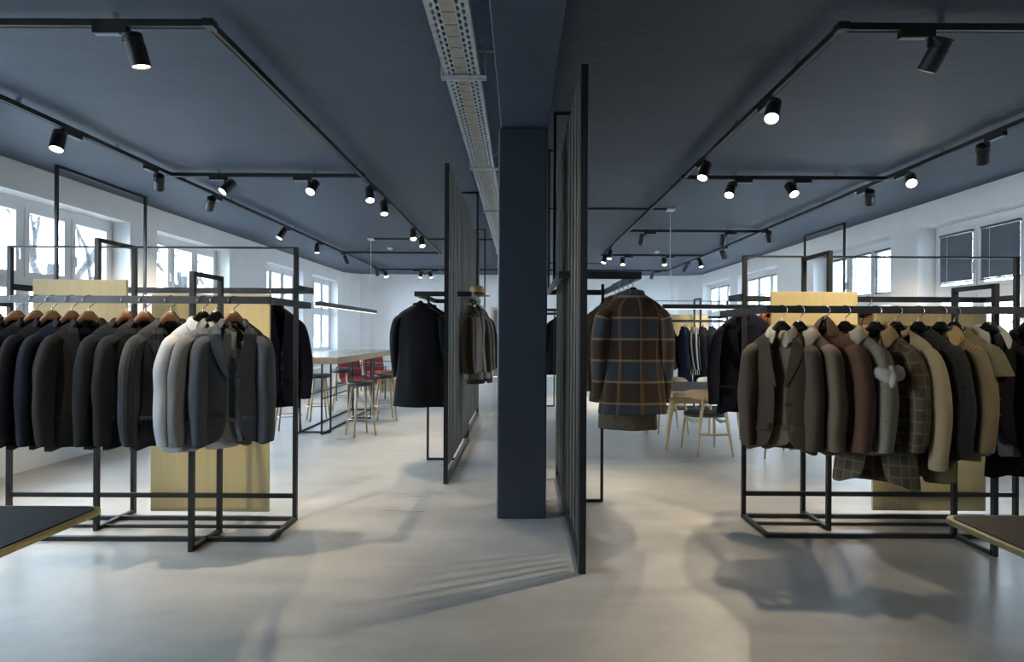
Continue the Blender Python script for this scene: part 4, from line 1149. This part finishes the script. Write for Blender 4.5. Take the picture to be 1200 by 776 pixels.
def make_chair():
    t_ = thing('dining_chair', '', 'chair', (0, 0, 0), 0, 'oak dining chairs')     # faces +y
    prof = []
    rows = []
    for z, k in ((0.415, 0.90), (0.425, 1.0), (0.445, 1.0), (0.455, 0.93), (0.458, 0.5), (0.458, 0.02)):
        rows.append([(Vector((k*0.235*math.copysign(abs(cos(a))**0.75, cos(a)), k*0.215*math.copysign(abs(sin(a))**0.8, sin(a)) + 0.02, z - 0.012*(1-abs(sin(a)))*(k > 0.8))), (0, 0)) for a in [2*pi*i/28 for i in range(29)]])
    MB().grid(rows).build('seat', M['black_leather'], t_, smooth=True)
    for s in (-1, 1):
        m = MB(); m.tube([(s*0.165, 0.19, 0.43), (s*0.185, 0.215, 0.25), (s*0.20, 0.245, 0.0)], [0.016, 0.019, 0.010], 10)
        m.build('leg', M['oak'], t_, smooth=True)
        m = MB(); m.tube([(s*0.115, -0.235, 0.68), (s*0.140, -0.225, 0.45), (s*0.165, -0.235, 0.28), (s*0.20, -0.275, 0.0)], [0.012, 0.018, 0.017, 0.010], 10)
        m.build('back_leg', M['oak'], t_, smooth=True)
        MB().tube([(s*0.172, 0.19, 0.37), (s*0.160, -0.02, 0.345), (s*0.148, -0.225, 0.39)], [0.012, 0.017, 0.012], 8).build('side_rail', M['oak'], t_, smooth=True)
    MB().tube([(-0.17, -0.24, 0.24), (0, -0.24, 0.235), (0.17, -0.24, 0.24)], [0.010, 0.015, 0.010], 8).build('stretcher', M['oak'], t_, smooth=True)
    rows = []
    for i in range(21):
        u = -1+2*i/20
        x = 0.28*sin(u*1.15)/sin(1.15); y = -0.265 + 0.17*u*u
        hh = 0.062*(1-0.55*abs(u)**3)*(1-0.6*max(0, abs(u)-0.85)/0.15)
        zc = 0.675 + 0.012*u*u
        rows.append([(Vector((x, y-0.014*(k-0.5), zc+hh*(k-0.5)*2)), (0, 0)) for k in (0, 0.25, 0.5, 0.75, 1)])
    MB().grid(rows).build('backrest', M['oak'], t_, smooth=True, solid=0.012)
    return t_
dc = make_chair()
for i, (x, y, rz, lab) in enumerate([
    (2.125, 6.42, 3, 'oak dining chair with black seat nearest the plaid coat, back to the viewer'),
    (2.86, 6.32, -4, 'oak dining chair mostly hidden below the dark brown blazer'),
    (2.05, 7.75, 180, 'oak dining chair across the table, facing the viewer, left one'),
    (2.74, 7.72, 176, 'oak dining chair across the table, behind the navy velvet coat')]):
    o = dc if i == 0 else copy_tree(dc)
    o.location = (x, y, 0); o.rotation_euler = (0, 0, R(rz)); o['label'] = lab

# low plinth by the far armchairs
tag(MB().bx(-3.6, -2.3, 12.9, 13.6, 0, 0.22).bx(-3.63, -2.27, 12.87, 13.63, 0.22, 0.26).build('display_plinth', M['oak'], bevel=0.006), 'low wooden display plinth far behind the bar table', 'plinth')

# foreground tables with brass edge
def round_rect(x0, x1, y0, y1, r, n=8):
    p = []
    for cx, cy2, a0 in ((x1-r, y1-r, 0), (x0+r, y1-r, 90), (x0+r, y0+r, 180), (x1-r, y0+r, 270)):
        for i in range(n+1):
            a = R(a0+90*i/n); p.append((cx+r*cos(a), cy2+r*sin(a)))
    return p
def front_table(label, x0, x1, y0, y1, edge_mat, z=0.74):
    cx, c2 = (x0+x1)/2, (y0+y1)/2
    t_ = thing('display_table', label, 'table', (cx, c2, 0))
    a, b = (x1-x0)/2, (y1-y0)/2
    MB().prism(round_rect(-a, a, -b, b, 0.06), z-0.022, z-0.003).build('edge_band', M[edge_mat], t_, bevel=0.004)
    MB().prism(round_rect(-a+0.018, a-0.018, -b+0.018, b-0.018, 0.045), z-0.010, z).build('table_top', M['dark_veneer'], t_)
    MB().bx(-0.05, 0.05, -0.05, 0.05, 0.02, z-0.022).build('pedestal', M['black_steel'], t_)
    MB().bx(-0.30, 0.30, -0.25, 0.25, 0.0, 0.02).build('foot_plate', M['black_steel'], t_)
front_table('dark veneer table with brass edge in the left corner of the picture', -2.75, -1.435, 0.62, 1.965, 'brass')
front_table('dark table with thin brass edge coloured as if in shade in the right corner of the picture', 1.425, 2.75, 0.62, 1.915, 'brass_shaded')
